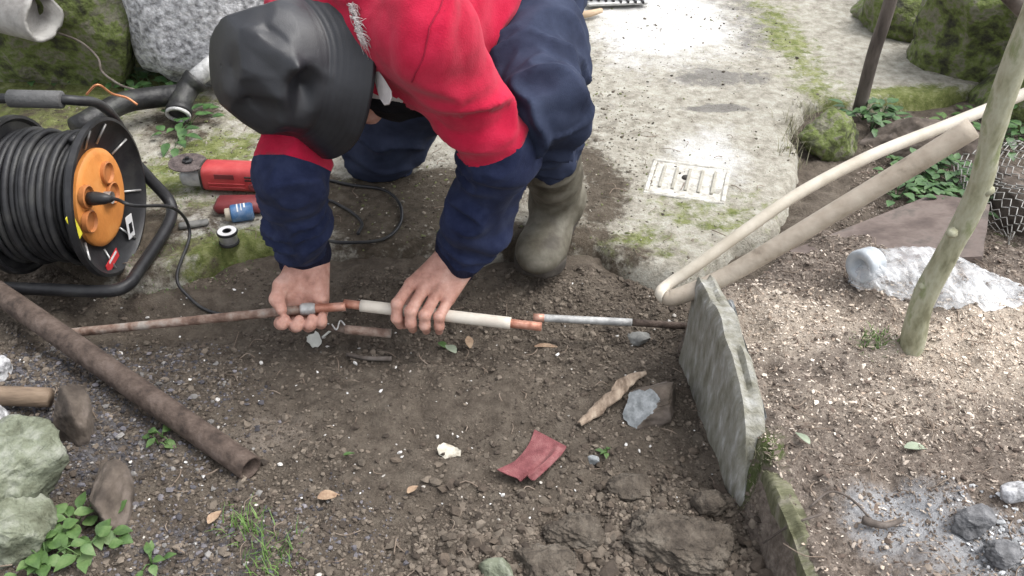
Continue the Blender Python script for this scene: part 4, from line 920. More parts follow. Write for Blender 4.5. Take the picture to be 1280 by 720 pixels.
def lerp(a, b, t): return a + (b-a)*t
dL = lambda p: p[1]*CP + (CAM_H-p[2])*SP
pm = lerp(WL, WR, .43); dP = dL(pm); pm2 = T1; dQ = dL(lerp(T1, T2, .5))
def hand_left(P):
    d = rcone(P, lerp(LE, LW_, .55), lerp(LE, LW_, 1.0), .034, .029)
    o = dP - 1.682
    mcp = [atd(514, 355, 1.688+o), atd(530, 361, 1.682+o), atd(546, 367, 1.682+o), atd(561, 374, 1.688+o)]
    pip = [atd(496.5, 380, 1.658+o), atd(513.5, 389, 1.652+o), atd(531, 394, 1.653+o), atd(549, 396, 1.661+o)]
    dip = [atd(496, 398, 1.664+o), atd(513.5, 404, 1.660+o), atd(531, 407, 1.662+o), atd(549, 408, 1.668+o)]
    tip = [atd(500, 406, 1.682+o), atd(516, 411, 1.682+o), atd(533, 413, 1.684+o), atd(549, 414, 1.686+o)]
    w = LW_; side = (mcp[3]-mcp[0]); side /= np.linalg.norm(side)
    palm = None
    for i in range(4):
        e = rcone(P, w + side*(-.018+.012*i), mcp[i], .019, .0118); palm = e if palm is None else smin(palm, e, .016)
    d = smin(d, palm, .022)
    fr = [(.0112, .0108, .0100, .0084), (.0112, .0108, .0100, .0084), (.0108, .0104, .0096, .0080), (.0102, .0096, .0088, .0074)]
    fing = None
    for i in range(4):
        e = chain(P, [mcp[i], pip[i], dip[i], tip[i]], fr[i], .005); fing = e if fing is None else np.minimum(fing, e)
        d = smin(d, e, .0035)
        d = smin(d, np.linalg.norm(P-(mcp[i]+np.array([0, -.004, .004])), axis=1)-.0095, .006)
        d = smin(d, np.linalg.norm(P-(pip[i]+np.array([0, -.002, .002])), axis=1)-.0100, .003)
    for i in range(3):   # tendons on the back of the hand
        d = smin(d, rcone(P, lerp(w, mcp[i], .35)+np.array([0, -.006, .011]), mcp[i]+np.array([0, -.003, .004]), .004, .006), .008)
    th = chain(P, [w-side*.022, atd(530, 352, 1.712+o), atd(517, 378, 1.722+o), atd(509, 396, 1.712+o), atd(506, 405, 1.702+o)], (.019, .017, .0135, .012, .0095), .008)
    return smin(d, th, .010)
def hand_right(P):
    o = dQ - 1.70
    d = rcone(P, lerp(RE, RW_, .55), RW_, .034, .029)
    w = atd(385, 330, 1.735+o)
    us = (355, 371, 386, 400); mcp = [atd(u, v, 1.737+o) for u, v in zip(us, (396, 396, 394, 390))]
    pip = [atd(u+du, v, 1.706+o) for u, du, v in zip(us, (-4, -2, 0, 1), (404, 407, 407, 404))]
    dip = [atd(u+du, v, 1.683+o) for u, du, v in zip(us, (-2, 0, 2, 2), (404.5, 407, 406, 402))]
    tip = [atd(u+du, v, 1.680+o) for u, du, v in zip(us, (2, 3, 4, 3), (399.5, 400, 398, 395))]
    palm = rcone(P, RW_, w, .030, .031)
    for i in range(4): palm = smin(palm, rcone(P, w + np.array([(-.017+.012*i), 0, 0]), mcp[i], .020, .015), .016)
    palm = smin(palm, rcone(P, atd(367, 345, 1.722+o), atd(357, 366, 1.716+o), .019, .016), .016)       # ball of the thumb
    palm = smin(palm, rcone(P, atd(394, 345, 1.728+o), atd(399, 372, 1.724+o), .019, .016), .014)       # heel of the palm
    d = smin(d, palm, .02)
    fr = [(.0125, .0116, .0106, .0088), (.0125, .0118, .0108, .0090), (.012, .0112, .0102, .0086), (.0112, .0102, .0092, .0078)]
    for i in range(4): d = smin(d, chain(P, [mcp[i], pip[i], dip[i], tip[i]], fr[i], .005), .005)
    th = chain(P, [atd(366, 342, 1.722+o), atd(352, 357, 1.704+o), atd(346, 374, 1.686+o), atd(352, 387, 1.680+o)], (.018, .0148, .0128, .0098), .007)
    return smin(d, th, .007)
def head(P):
    A = np.stack([hR, hF, hA])
    d = ellip(P, HC+hA*.02, (.074, .094, .10), A)
    d = smin(d, ellip(P, HC-hA*.055+hF*.025, (.056, .066, .062), A), .04)
    d = smin(d, rcone(P, HC+hF*.09-hA*.002, HC+hF*.115-hA*.032, .009, .015), .012)     # nose
    d = smin(d, ellip(P, HC+hF*.078-hA*.068, (.024, .014, .010), A), .01)              # mouth
    d = smin(d, ellip(P, HC+hF*.07-hA*.10, (.026, .022, .016), A), .02)                # chin
    for s in (-1, 1):
        d = smin(d, ellip(P, HC+hR*s*.077-hF*.006-hA*.018, (.010, .018, .032), A), .006)   # ears
        d = np.maximum(d, -(np.linalg.norm(P-(HC+hR*s*.031+hF*.097+hA*.006), axis=1)-.015)) # eye sockets
        d = smin(d, np.linalg.norm(P-(HC+hR*s*.031+hF*.080+hA*.006), axis=1)-.013, .003)
    return smin(d, rcone(P, HC-hA*.05-hF*.02, NB, .052, .058), .03)
def core(P):
    d = chain(P, [(-.05, 1.79, .50), (-.13, 1.60, .55), (-.2, 1.44, .565)], (.10, .09, .085), .05)
    for pts, rad in (([NB, RS, RE, RW_], (.05, .055, .042, .027)), ([NB, LS, LE, LW_], (.05, .055, .042, .027)), ([LHp, LK, LA], (.08, .045, .03)), ([RHp, RK, RA], (.08, .05, .03))):
        d = smin(d, chain(P, pts, rad, .03), .03)
    return smin(d, rcone(P, NB, HC, .05, .05), .02)
def rng_box(pts, pad): pts = np.array(pts); return pts.min(0)-pad, pts.max(0)+pad
parts = []
V1, F1 = nets(hand_left, np.array((-.26, 1.24, .02)), np.array((-.03, 1.45, .26)), .0019); parts.append((V1, F1))
V1, F1 = nets(hand_right, np.array((-.47, 1.26, .01)), np.array((-.32, 1.46, .24)), .0019); parts.append((V1, F1))
V1, F1 = nets(head, *rng_box([HC, NB], .16), .0045); parts.append((V1, F1))
V1, F1 = nets(core, *rng_box([LS, RS, LK, RK, LA, RA, LHp, RHp, LW_, RW_], .15), .014); parts.append((V1, F1))
obj('body', join(*parts), m_skin, man)

def seg_t(P, a, b):
    e = b-a; t = ((P-a)@e)/(e@e); q = P-a-np.clip(t, 0, 1)[:, None]*e; return t, np.linalg.norm(q, axis=1)
def jacket(P):
    d = chain(P, [(-.04, 1.80, .52), (-.12, 1.62, .565), (-.205, 1.44, .575)], (.145, .135, .128), .06)
    d = smin(d, rcone(P, (-.215, 1.40, .60), (-.245, 1.385, .58), .085, .066), .04)
    d = smin(d, rcone(P, (-.185, 1.43, .525), (-.10, 1.62, .50), .10, .11), .05)
    d = smin(d, chain(P, [lerp(LS, NB, .35), LS, LE], (.075, .070, .056), .04), .06)
    d = smin(d, chain(P, [LE, lerp(LE, LW_, .62), lerp(LE, LW_, .98), lerp(LE, LW_, 1.20)], (.056, .054, .044, .037), .02), .03)
    d = smin(d, chain(P, [lerp(RS, NB, .35), RS, RE], (.075, .068, .051), .04), .06)
    d = smin(d, chain(P, [RE, lerp(RE, RW_, .6), lerp(RE, RW_, .88), lerp(RE, RW_, 1.03)], (.051, .049, .042, .037), .02), .03)
    return d
V, F = nets(jacket, *rng_box([LS, RS, LE, RE, LW_, RW_, (-.04, 1.8, .52), NB], .17), .0052)
Nn = normals(V, F)
def folds(V, a, b, fa, fp, seed):
    e = (b-a)/np.linalg.norm(b-a); s = (V-a)@e; q = V-a-np.outer(s, e); pr = q*fp + np.outer(s*fa, e)
    pr = pr + .9*np.stack([fbm(V*9, 2, seed), fbm(V*9+5, 2, seed+1), fbm(V*9+9, 2, seed+2)], 1)
    return 1.5*np.clip(1-2.2*np.abs(vnoise(pr, seed)), 0, 1)**1.4 - .45
tl, ql = seg_t(V, LE, LW_); tr2, qr = seg_t(V, RE, RW_); tlu, qlu = seg_t(V, LS, LE); tru, qru = seg_t(V, RS, RE)
wl = (ql < .10)*np.clip(tl+.3, 0, 1)*np.clip((1.0-tl)*4, 0, 1); wr = (qr < .10)*np.clip(tr2+.3, 0, 1)*np.clip((1.0-tr2)*4, 0, 1)
dsp = .016*wl*folds(V, LE, LW_, 26, 8, 3) + .014*wr*folds(V, RE, RW_, 24, 8, 6) + .003*fbm(V*14, 3, 12) + .010*(1-np.maximum(wl, wr))*folds(V, LS, LE, 15, 7, 9) + .0012*fbm(V*60, 2, 15)
V = V + Nn*dsp[:, None]
def snap(V, a, b, tt, keep):
    t, q = seg_t(V, a, b); L = np.linalg.norm(b-a); g = (t-tt)*L; e = (b-a)/L
    w = (np.abs(g) < .0036) & (q < .10) & keep(t, q); V[w] -= np.outer(g[w], e); return V
for a_, b_, t_ in ((LS, LE, .86), (LE, LW_, .98), (RS, RE, .93), (RE, RW_, .82)): V = snap(V, a_, b_, t_, lambda t, q: q < .095)
g_ = V[:, 2]-.495; w_ = (np.abs(g_) < .0034); V[w_, 2] -= g_[w_]
FC = V[F].mean(1)
tl, ql = seg_t(FC, LE, LW_); tr2, qr = seg_t(FC, RE, RW_); tlu, qlu = seg_t(FC, LS, LE); tru, qru = seg_t(FC, RS, RE)
sl_l = (qlu < .11) & (tlu > .86) & (np.minimum(ql, qlu) < .1) | ((ql < .088) & (tl > .2)); sl_r = (((qru < .10) & (tru > .93)) | ((qr < .085) & (tr2 > .2))) & ~sl_l
cu_l = sl_l & (tl > .98); cu_r = sl_r & (tr2 > .82)
ta = np.array((-.205, 1.44, .575))-np.array((-.04, 1.80, .52)); below = (FC[:, 2] < .495) & ~sl_l & ~sl_r & (qlu > .088) & (qru > .085)
pipg = (FC[:, 2] >= .495) & (FC[:, 2] < .5005) & ~sl_l & ~sl_r & (qlu > .09) & (qru > .085)
jk = obj('jacket', submesh(V, F, ~(sl_l | sl_r | below | pipg)), m_fleece, man)
obj('lower_panel', submesh(V, F, below), m_black, jk)
obj('piping', submesh(V, F, pipg), m_wcol, jk)
for a, c in ((sl_l, cu_l), (sl_r, cu_r)):
    s = obj('sleeve', submesh(V, F, a & ~c), m_navy, man); obj('cuff', submesh(V, F, c), m_cuff, s)

def surf_line(V, N_, pix, r, n=14):
    k_ = (N_*(np.array([0, 0, CAM_H])-V)).sum(1) > 0; A = V[k_]; NA = N_[k_]; q = A-np.array([0, 0, CAM_H]); d = q[:, 1]*CP-q[:, 2]*SP; uu = 640+FX*q[:, 0]/d; vv = 360-FX*(q[:, 1]*SP+q[:, 2]*CP)/d
    out = []
    for u, v in spline(np.array([(a, b, 0) for a, b in pix]), n)[:, :2]:
        w = (uu-u)**2+(vv-v)**2; c_ = np.argsort(w)[:14]; c_ = c_[np.argmin(d[c_])]; out.append(A[c_]+NA[c_]*.0006)
    out = np.array(out); 
    for _ in range(14): out[1:-1] = out[1:-1]*.2 + (out[:-2]+out[2:])*.4
    return tube(out, r, 6)
JN = normals(V, F)
m_seam = mat('red_seam', [(.24, .004, .024), (.30, .006, .032)], 30, .95, 0)
for px_ in ([(560, -20), (552, 10), (543, 36), (534, 62), (521, 92), (512, 104)],):
    obj('seam', surf_line(V, JN, px_, .0013), m_seam, jk)

def trousers(P):
    d = ellip(P, (-.045, 1.80, .50), (.19, .16, .16))
    d = smin(d, chain(P, [LHp, lerp(LHp, LK, .5), LK, lerp(LK, LA, .34)], (.103, .085, .064, .061), .04), .05)
    d = smin(d, chain(P, [RHp, lerp(RHp, RK, .5), RK, lerp(RK, RA, .45)], (.112, .10, .082, .074), .04), .05)
    return d
V, F = nets(trousers, *rng_box([LHp, RHp, LK, RK, LA, RA], .18), .0058); Nn = normals(V, F)
t1, q1 = seg_t(V, LK, LA); t2, q2 = seg_t(V, LHp, LK)
wk = np.exp(-((V-(LK+np.array([0, .06, -.05])))**2).sum(1)/.012)
V = V + Nn*(.013*folds(V, LHp, LK, 14, 7, 21) + .017*wk*folds(V, LK, LA, 28, 7, 23) + .004*fbm(V*12, 3, 24) + .005*folds(V, RHp, RK, 14, 9, 26))[:, None]
V[:, 2] = np.maximum(V[:, 2], gzv(V[:, :2])+.003)
obj('trousers', (V, F), m_trous, man)

def boot(heel, ball, toe, ankle, topp):
    heel, ball, toe, ankle, topp = map(np.array, (heel, ball, toe, ankle, topp))
    fd = (toe-heel); fd /= np.linalg.norm(fd); upf = np.cross(np.cross(fd, (ankle-heel)), fd); upf /= np.linalg.norm(upf); sd = np.cross(fd, upf)
    A = np.stack([fd, sd, upf])
    def f(P):
        d = chain(P, [ankle, lerp(ankle, topp, .45), topp], (.052, .050, .058), .02)
        d = smin(d, rcone(P, heel+upf*.045, ankle, .042, .05), .03)
        d = smin(d, rcone(P, ankle-upf*.01+fd*.03, ball+upf*.03, .048, .038), .03)
        d = smin(d, ellip(P, ball+upf*.03, (.085, .050, .040), A), .02)
        d = smin(d, ellip(P, toe-fd*.040+upf*.028, (.062, .047, .036), A), .02)
        d = np.maximum(d, -((P-heel)@upf - .006))
        return np.maximum(d, ((P-topp)@((topp-ankle)/np.linalg.norm(topp-ankle))) - .0)
    def s(P):
        q = P-heel; u_ = q@upf
        ln = np.linalg.norm(toe-heel); sfd = q@fd; wd_ = np.interp(sfd, [-.05, -.02, .04, .10, .19, .25, .30], [.02, .042, .039, .040, .0535, .045, .02])
        g = np.maximum(np.abs(q@sd)-wd_, np.maximum(sfd-ln-.010, -.038-sfd))
        e2 = np.minimum(np.hypot((sfd-(ln-.040))/1.05, q@sd)-.0525, 10); g = np.where(sfd > ln-.040, np.maximum(g, e2), g)
        return np.maximum(g, np.abs(u_-.008)-.013)
    lo, hi = rng_box([heel, toe, ankle, topp], .09); return nets(f, lo, hi, .0048), nets(s, lo, hi, .0042)
gzb = .034
for args in ((( .112, 1.715, gzb), (.066, 1.560, gzb), (.045, 1.492, gzb), LA+np.array([.004, .01, .02]), lerp(LA, LK, .72)),
             ((RA+np.array([.0, .10, .03])), (RA+np.array([-.01, .13, -.01]))*np.array([1, 1, 0])+np.array([0, 0, .16]), (RA+np.array([-.01, .10, 0]))*np.array([1, 1, 0])+np.array([0, 0, .06]), RA, lerp(RK, RA, .4))):
    if args[0] is not None and args[0][2] > .1:
        hl = RA+np.array([.0, .05, .10]); tt_ = hl+np.array([0.0, .05, -.165]); args = (hl, lerp(hl, tt_, .65), tt_, RA, lerp(RK, RA, .42))
    (bv, bf), (sv, sf) = boot(*args); bn = normals(bv, bf); bv = bv + bn*(.004*folds(bv, np.array(args[3]), np.array(args[4]), 22, 6, 31)*np.clip((bv[:, 2]-.08)*8, 0, 1) + .0015*fbm(bv*40, 2, 3))[:, None]
    b = obj('boot', (bv, bf), m_boot, man); obj('sole', (sv, sf), m_sole, b)

def project(V):
    q = np.asarray(V) - np.array([0, 0, CAM_H]); d = q[:, 1]*CP - q[:, 2]*SP; return 640+FX*q[:, 0]/d, 360-FX*(q[:, 1]*SP+q[:, 2]*CP)/d
# hat
def hat():
    prof = [(-.052, .140), (-.046, .1425), (-.036, .136), (-.026, .1285), (-.016, .121), (-.006, .1135), (.002, .108), (.008, .1055), (.02, .1055), (.035, .1055), (.05, .105), (.065, .104), (.08, .102), (.094, .098), (.105, .091), (.113, .080), (.118, .066), (.121, .050), (.123, .033), (.124, .016), (.124, .0)]
    pr = spline(np.array([(a, b, 0) for a, b in prof]), 4)[:, :2]; seg = 144
    c = HC + hA*.035; V, F = lathe(pr, c, hA, seg, up=tuple(hF)); V = V.copy()
    n = len(pr); idx = np.repeat(np.arange(n), seg); h = pr[idx, 0]; nr = V - (c + np.outer((V-c)@hA, hA)); nr /= np.linalg.norm(nr, axis=1)[:, None]+1e-6
    crown = sstep(.0, .03, h)
    eye = np.array([0, 0, CAM_H]) - c; eye /= np.linalg.norm(eye)
    pu, pv = project(V); facing = nr@eye + .6*sstep(.1, .124, h) > .1
    def pick(u, v): k_ = np.argmin((pu-u)**2 + (pv-v)**2 + np.where(facing, 0, 1e6)); return V[k_].copy(), (nr[k_]+.4*hA*sstep(.1, .124, h)[k_])
    for kk in range(11):      # slack cloth falls into flat panels
        r_ = np.random.default_rng(300+kk); a_ = kk*2.399; n_ = math.cos(a_)*hF + math.sin(a_)*hR + hA*r_.uniform(.1, 1.0); n_ /= np.linalg.norm(n_)
        dd = (V-c-hA*.05)@n_; V = V - np.outer(np.maximum(dd - r_.uniform(.083, .095), 0)*.85*crown, n_)
    D = [(384, 113, .046, .030), (312, 138, .046, .024), (335, 30, .04, .012), (352, 172, .035, .012), (290, 85, .04, .010)]
    Q = [pick(u_, v_) for u_, v_, _, _ in D]
    for (q, n_), (_, _, Rr, dep) in zip(Q, D):
        r_ = np.linalg.norm(V-q, axis=1)/Rr; V = V - np.outer(dep*np.clip(1-r_, 0, 1)**1.25*crown, n_/np.linalg.norm(n_))
    for (a_, b_, sg, up2) in (((318, 40), (366, 86), .012, .009), ((366, 86), (408, 92), .008, .008), ((346, 150), (368, 90), .012, .008), ((280, 110), (345, 118), .012, .006), ((346, 150), (392, 158), .010, .006)):
        pa_, na_ = pick(*a_); pb_, nb2_ = pick(*b_); t_, q_ = seg_t(V, pa_, pb_); n_ = na_+nb2_; n_ /= np.linalg.norm(n_); V = V + np.outer(up2*np.clip(1-q_/(sg*1.8), 0, 1)*np.maximum(crown, .3), n_)
    V = V + nr*(.0035*fbm(V*22, 3, 51)*crown)[:, None]
    th = np.tile(np.linspace(0, 2*np.pi, seg, endpoint=False), n); br = 1-crown
    V = V + np.outer(br*(.005*np.sin(th*2+.5)+.002*np.sin(th*5)), hA) + nr*(br*.0005*np.sin(h*800))[:, None]
    return V, F
Hv, Hf = hat(); hm = obj('hat', (Hv, Hf), m_hat, man)
md = hm.modifiers.new('thick', 'SOLIDIFY'); md.thickness = .0025; md.offset = -1
# white hair at the nape, white collar tip
hr = []
for k in range(210):
    v = rng.uniform(4, 52); u = 437 + (max(v, 0)/60)**1.3*17 + rng.normal()*1.5; p = atd(u, v, 1.312+rng.uniform(-.006, .012)); L = rng.uniform(.008, .030)*(1 if v > 18 else .6)
    d = np.array([.5, .1, -.55+.25*rng.normal()]) + rng.normal(size=3)*.16; sw = np.array([.2, -.3, .6])*rng.normal()*.004
    hr.append(tube(spline([p, p+d*L*.4+sw, p+d*L*.75-sw*.5, p+d*L+np.array([0, 0, -.006])], 3), np.linspace(.0005, .0002, 10), 3))
obj('hair', join(*hr), m_hair, man)
q = [atd(464, 84, 1.375), atd(469, 83, 1.365), atd(480, 98, 1.355), atd(489, 113, 1.35), atd(490, 122, 1.352), atd(486, 130, 1.356), atd(480, 131, 1.36), atd(474, 122, 1.375)]
q = np.array(q); vw = np.array([0, .8, -.6])*.006; k = len(q)
obj('collar_tip', (np.concatenate([q, q+vw]), [list(range(k)), [k+i for i in range(k)][::-1]]+[[i, k+i, k+(i+1) % k, (i+1) % k] for i in range(k)]), m_wcol, man, smooth=False)

# ------------------------------------------------------------------ weeds and grass
def weed(name, label, spots, nl, L, w, h, m, spread=.05, lift=0.0, group=None, cat='plant', zf=None):
    base = np.mean([zf(u, v) if zf else on(u, v) for u, v in spots], axis=0); t = thing(name, label, cat, base, group)
    for (u, v) in spots:
        p = zf(u, v) if zf else on(u, v)
        for k in range(nl):
            a = rng.uniform(0, 6.28); r = rng.uniform(.1, 1)*spread; top = p + np.array([math.cos(a)*r, math.sin(a)*r, h*rng.uniform(.5, 1)*(1-.4*r/spread)+lift])
            d = np.array([math.cos(a), math.sin(a), rng.uniform(-.1, .5)])
            lo_l = leaf(top, d, (0, 0, 1), L*rng.uniform(.7, 1.2), w*rng.uniform(.8, 1.2), .2, rng.uniform(.1, .5)); l = obj('leaf', lo_l, m, t)
            if k % 2 == 0:
                st_ = spline([p, p*.5+top*.5+np.array([0, 0, .006]), top], 3); obj('stem', tube(st_, .0011, 5), m, t)
    return t
weed('weed', 'bright green round leaved weeds growing by the boulders, bottom left', [(80, 680), (105, 700), (125, 676), (60, 706), (96, 660), (40, 700)], 9, .026, .02, .035, m_leaf, .04)
weed('weed', 'few small green leaves by the open end of the iron pipe', [(198, 556), (203, 548)], 5, .018, .012, .02, m_leaf, .02)
weed('weed', 'tiny green seedling in the gravel beside the grass tufts', [(190, 706)], 6, .02, .012, .02, m_leaf, .02)
weed('weed', 'dark green weeds at the foot of the limewashed wall stone', [(192, 112), (205, 118), (176, 106), (238, 158), (222, 178)], 10, .036, .022, .05, m_leaf2, .07)
weed('weed', 'low green weeds along the base of the mossy wall stones', [(110, 88), (75, 95), (150, 100), (40, 100)], 9, .03, .02, .035, m_leaf2, .08)
weed('weed', 'leafy green plant beside the dark brown stake', [(1088, 165), (1100, 152), (1078, 150)], 16, .034, .02, .06, m_leaf2, .06)
weed('weed', 'dense green plants growing behind the lower beige tube', [(1130, 232), (1160, 246), (1190, 252), (1215, 230), (1150, 222), (1185, 225), (1120, 250), (1205, 262), (1170, 265), (1140, 215)], 20, .030, .019, .05, m_leaf2, .06)
weed('weed', 'green leaves at the right edge behind the sapling', [(1250, 165), (1270, 185), (1262, 150), (1245, 190)], 14, .034, .022, .07, m_leaf2, .07)
weed('weed', 'small leaves sprouting along the edge under the pavement', [(1115, 210), (1180, 160), (1220, 150)], 8, .028, .018, .03, m_leaf, .05)
weed('weed', 'little green shoot beside the blue grey pebble', [(758, 566)], 4, .012, .008, .01, m_leaf, .008)
def grass(spots, n, L, label, m, sp=.03):
    bl = []
    for (u, v) in spots:
        c = on(u, v)
        for k in range(n):
            p = c + np.array([rng.normal()*sp, rng.normal()*sp, 0]); p[2] = gz(p[0], p[1])-.002; a = rng.uniform(0, 6.28); l = L*rng.uniform(.5, 1.2); e = np.array([math.cos(a), math.sin(a), 0])*rng.uniform(.3, 1)
            w = np.array([-e[1], e[0], 0])/(np.linalg.norm(e)+1e-6)*.0013; V = []
            for t in (0, .5, 1): q = p + e*l*t*t*.8 + np.array([0, 0, l*t*(1-.35*t)]); V += [q-w*(1-t*.9), q+w*(1-t*.9)]
            bl.append((np.array(V), [[0, 1, 3, 2], [2, 3, 5, 4]]))
    return kind(tag(obj('grass', join(*bl), m), label, 'grass'), 'stuff')
m_grass = mat('grass_blade', [(.05, .10, .02), (.10, .18, .04), (.17, .26, .08)], 30, .6, 0)
m_grassd = mat('dry_grass', [(.17, .16, .09), (.30, .29, .2)], 30, .7, 0)
grass([(320, 672), (340, 690), (310, 660), (355, 705), (330, 712), (300, 655)], 26, .035, 'thin bright grass tufts in the gravel at the bottom', m_grass, .018)
grass([(990, 165), (997, 178), (990, 190), (1010, 145)], 30, .07, 'spiky pale grass on the edge of the path by the mossy stone', m_grassd, .02)
grass([(1100, 428), (1090, 425), (1085, 432)], 50, .016, 'low moss and grass cushion left of the sapling foot', m_grass, .014)
grass([(180, 330), (230, 345), (260, 325), (300, 330), (215, 250), (240, 205)], 60, .010, 'short moss on the concrete by the reel', m_grass, .04)
grass([(945, 578), (955, 585)], 60, .012, 'moss between the two slate slabs', m_grassd, .012)

# ------------------------------------------------------------------ crumbs, gravel, wood chips: uncountable bits, each kind one object
m_bits = mat('bits', [(.75, .75, .75), (1, 1, 1), (1.2, 1.2, 1.2)], 60, .9, .4, 200, attr='tint')
IV, IF = ico(0)
def scatter(name, label, XY, size, pal, flat=(.7, .45), sink=.25, seed=0, along=1.0):
    n = len(XY); r = np.random.default_rng(seed); Z = gzv(XY); s = np.asarray(size)
    B = np.repeat(IV[None], n, 0)*(1+.35*r.uniform(-1, 1, (n, 12, 1)))
    sc = np.stack([s*along*r.uniform(.8, 1.25, n), s*r.uniform(flat[0], 1, n), s*r.uniform(flat[1]*.7, flat[1]*1.3, n)], 1); B = B*sc[:, None]/2
    ay = r.normal(0, .35, n); ca, sa = np.cos(ay)[:, None], np.sin(ay)[:, None]; x, z = B[..., 0]*ca+B[..., 2]*sa, -B[..., 0]*sa+B[..., 2]*ca; B[..., 0], B[..., 2] = x, z
    a = r.uniform(0, 6.283, n); c_, s_ = np.cos(a)[:, None], np.sin(a)[:, None]; x, y = B[..., 0]*c_-B[..., 1]*s_, B[..., 0]*s_+B[..., 1]*c_; B[..., 0], B[..., 1] = x, y
    B[..., 0] += XY[:, :1]; B[..., 1] += XY[:, 1:2]; B[..., 2] += (Z + sc[:, 2]*(.5-sink))[:, None]
    pal = np.array(pal); col = pal[r.integers(0, len(pal), n)]*r.uniform(.7, 1.3, (n, 1)); col = np.repeat(col[:, None], 12, 1).reshape(-1, 3)
    F = (np.arange(n)[:, None, None]*12 + IF[None]).reshape(-1, 3)
    o = obj(name, (B.reshape(-1, 3), F), m_bits, smooth=False, attrs={'tint': col}); return kind(tag(o, label, name.replace('_', ' ').split()[-1]), 'stuff')
def cand(n, x0, x1, y0, y1, seed): r = np.random.default_rng(seed); return np.stack([r.uniform(x0, x1, n), r.uniform(y0, y1, n)], 1), r
# soil crumbs
XY, r = cand(88000, -1.1, .36, .66, 1.55, 1)
den = .45 + .9*fbm(p3(XY*5), 3, 61); den += .7*sstep(1.05, .75, XY[:, 1])*sstep(-.3, .1, XY[:, 0]); keep = (path_mask(XY) < .02) & (bed_mask(XY) < 0) & (r.uniform(0, 1, len(XY)) < den); XY = XY[keep]
sz = np.minimum(.0022 + .0022*r.exponential(1, len(XY)), .016)*(1 + .9*sstep(1.0, .75, XY[:, 1])*sstep(-.2, .2, XY[:, 0]))
scatter('soil_crumbs', 'dark brown crumbs of soil strewn over the dug ground', XY, sz, [(.062, .048, .037), (.10, .08, .062), (.125, .102, .08), (.15, .124, .098)], seed=2)
# lumps
XY, r = cand(1500, -.3, .36, .64, 1.1, 3); keep = (bed_mask(XY) < -.01) & (r.uniform(0, 1, len(XY)) < .5*sstep(1.1, .75, XY[:, 1])*sstep(-.3, .15, XY[:, 0])+.03); XY = XY[keep]
scatter('soil_lumps', 'larger brown lumps of soil towards the slate slabs', XY, r.uniform(.009, .024, len(XY)), [(.055, .042, .032), (.085, .066, .05), (.11, .09, .07)], seed=4)
# gravel corner
XY, r = cand(26000, -1.05, -.15, .62, 1.35, 5); m0 = np.maximum(blob(XY, 60, 520, .30, .30, s=1)*.9, blob(XY, 260, 690, .30, .14, s=2)*.6); keep = (r.uniform(0, 1, len(XY)) < m0*1.1); XY = XY[keep]
scatter('dark_gravel', 'dark grey and violet gravel in the lower left corner', XY, np.minimum(.0028+.0022*r.exponential(1, len(XY)), .014), [(.045, .042, .047), (.07, .066, .074), (.10, .096, .107), (.15, .14, .15), (.08, .063, .05), (.07, .055, .043), (.09, .07, .055), (.2, .19, .18)], seed=6)
# white chips
XY, r = cand(900, -1.0, .36, .68, 1.5, 7); keep = (bed_mask(XY) < 0) & (r.uniform(0, 1, len(XY)) < .42); XY = XY[keep]
scatter('white_chips', 'scattered white chips of plaster on the soil', XY, np.minimum(.003+.002*r.exponential(1, len(XY)), .011), [(.55, .53, .5), (.66, .65, .63), (.45, .42, .38)], flat=(.5, .4), sink=.1, seed=8)
# wood chips and mulch of the bed
XY, r = cand(80000, .33, 1.4, .62, 2.25, 9); keep = (bed_mask(XY) > 0.005) & (path_z(XY) < bed_z(XY)) & (r.uniform(0, 1, len(XY)) < .72*(1-.9*np.maximum(blob(XY, 1010, 415, .22, .13, z=.1, s=50), blob(XY, 1240, 440, .24, .16, z=.1, s=51)))); XY = XY[keep]
scatter('mulch_chips', 'brown bits of bark and soil over the garden bed', XY, np.minimum(.0022+.0016*r.exponential(1, len(XY)), .011), [(.10, .078, .062), (.16, .128, .103), (.23, .19, .156), (.33, .28, .235), (.12, .09, .072)], flat=(.4, .4), seed=10, along=1.3)
XY, r = cand(80000, .33, 1.4, .66, 1.6, 11); m0 = np.maximum.reduce([blob(XY, 1010, 415, .22, .13, z=.1, s=50)*.95, blob(XY, 1240, 440, .24, .16, z=.1, s=51)*1.0, blob(XY, 1120, 500, .3, .12, z=.1, s=52)*.45, np.full(len(XY), .035)]); keep = (bed_mask(XY) > .005) & (r.uniform(0, 1, len(XY)) < m0*.85); XY = XY[keep]
scatter('sawdust', 'pale sawdust and wood chips on the garden bed', XY, np.minimum(.0017+.0013*r.exponential(1, len(XY)), .009), [(.46, .385, .31), (.57, .49, .41), (.65, .575, .49), (.38, .30, .235)], flat=(.4, .35), sink=.15, seed=12, along=1.4)
XY, r = cand(8000, .6, 1.1, .62, .95, 13); m0 = np.maximum(blob(XY, 1125, 655, .10, .07, z=.1, s=53), blob(XY, 1230, 700, .16, .1, z=.1, s=54)*.8); keep = r.uniform(0, 1, len(XY)) < m0*.8; XY = XY[keep]
scatter('ash', 'pale grey ash and charred bits on the garden bed', XY, np.minimum(.003+.002*r.exponential(1, len(XY)), .014), [(.40, .41, .42), (.54, .55, .56), (.28, .28, .29), (.10, .10, .105)], seed=14)
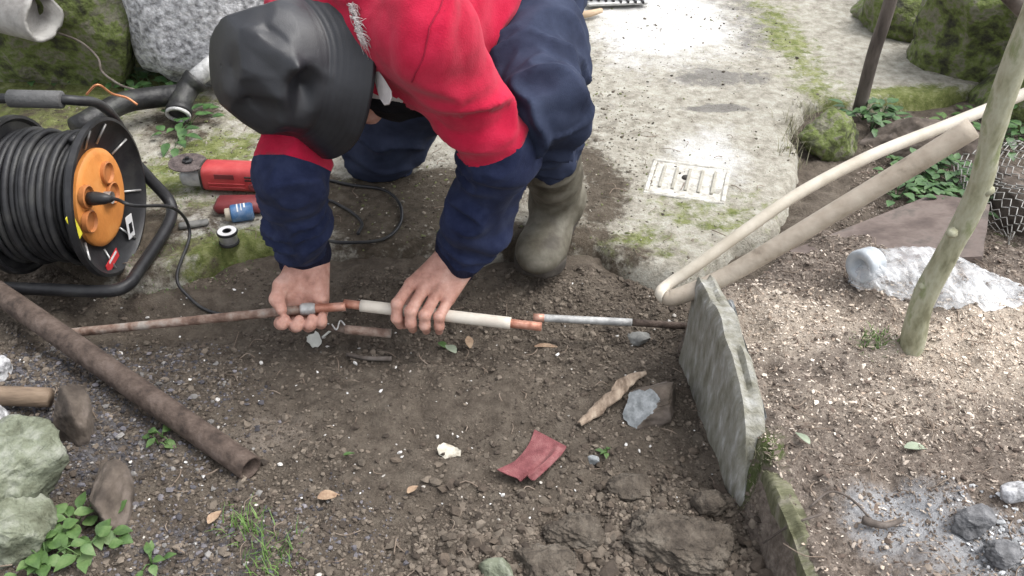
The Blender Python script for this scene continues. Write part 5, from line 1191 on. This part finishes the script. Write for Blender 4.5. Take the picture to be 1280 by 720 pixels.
# grit and leaf crumbs on the concrete
XY, r = cand(30000, -1.25, .85, 1.4, 3.0, 15); pmk = path_mask(XY); dd_ = np.maximum(blob(XY, 265, 215, .34, .30, s=5)*.5, np.maximum(blob(XY, 560, 265, .4, .25, s=14)*.8, blob(XY, 745, 230, .1, .5, s=16)*.6)); dd_ = np.maximum(dd_, .10+.25*np.clip(fbm(p3(XY*4), 3, 71), 0, 1)); dd_ = np.maximum(dd_, blob(XY, 765, 190, .14, .55, s=93)*.75); keep = (pmk > .01) & (r.uniform(0, 1, len(XY)) < dd_*.6); XY = XY[keep]
scatter('grit', 'brown and pale grit strewn over the concrete path', XY, np.minimum(.003+.0022*r.exponential(1, len(XY)), .013), [(.06, .048, .036), (.10, .085, .065), (.17, .145, .115), (.34, .31, .26), (.13, .14, .06)], flat=(.45, .4), seed=16)
# thin straws and rootlets
m_straw = mat('dull_straw', [(.13, .095, .07), (.2, .155, .12), (.27, .22, .175)], 40, .85, 0)
def straws(n, x0, x1, y0, y1, m, label, seed, cond, L0=.02, L1=.06):
    XY, r = cand(n, x0, x1, y0, y1, seed); XY = XY[cond(XY)]; S = []
    for q in XY:
        a = r.uniform(0, 6.28); L = r.uniform(L0, L1); z = gz(*q); p = np.array([q[0], q[1], z+.003]); e = np.array([math.cos(a), math.sin(a), r.uniform(-.05, .15)])*L
        k = np.array([-e[1], e[0], 0])*r.uniform(-.35, .35); pts = spline([p, p+e*.5+k+np.array([0, 0, .004]), p+e], 3); pts[:, 2] = np.maximum(pts[:, 2], gzv(pts[:, :2])+.001)
        S.append(tube(pts, r.uniform(.0005, .0012), 4))
    return kind(tag(obj('rootlets', join(*S), m), label, 'roots'), 'stuff')
straws(260, .4, 1.25, .66, 1.6, m_straw, 'thin dry rootlets and straws on the garden bed', 21, lambda q: bed_mask(q) > .01)
straws(110, -.9, .33, .7, 1.45, m_straw, 'thin dry straws lying on the dug soil', 22, lambda q: bed_mask(q) < 0, .012, .045)
straws(90, -.9, .8, 1.5, 2.2, m_straw, 'short dry straws on the concrete', 23, lambda q: path_mask(q) > .02, .015, .05)
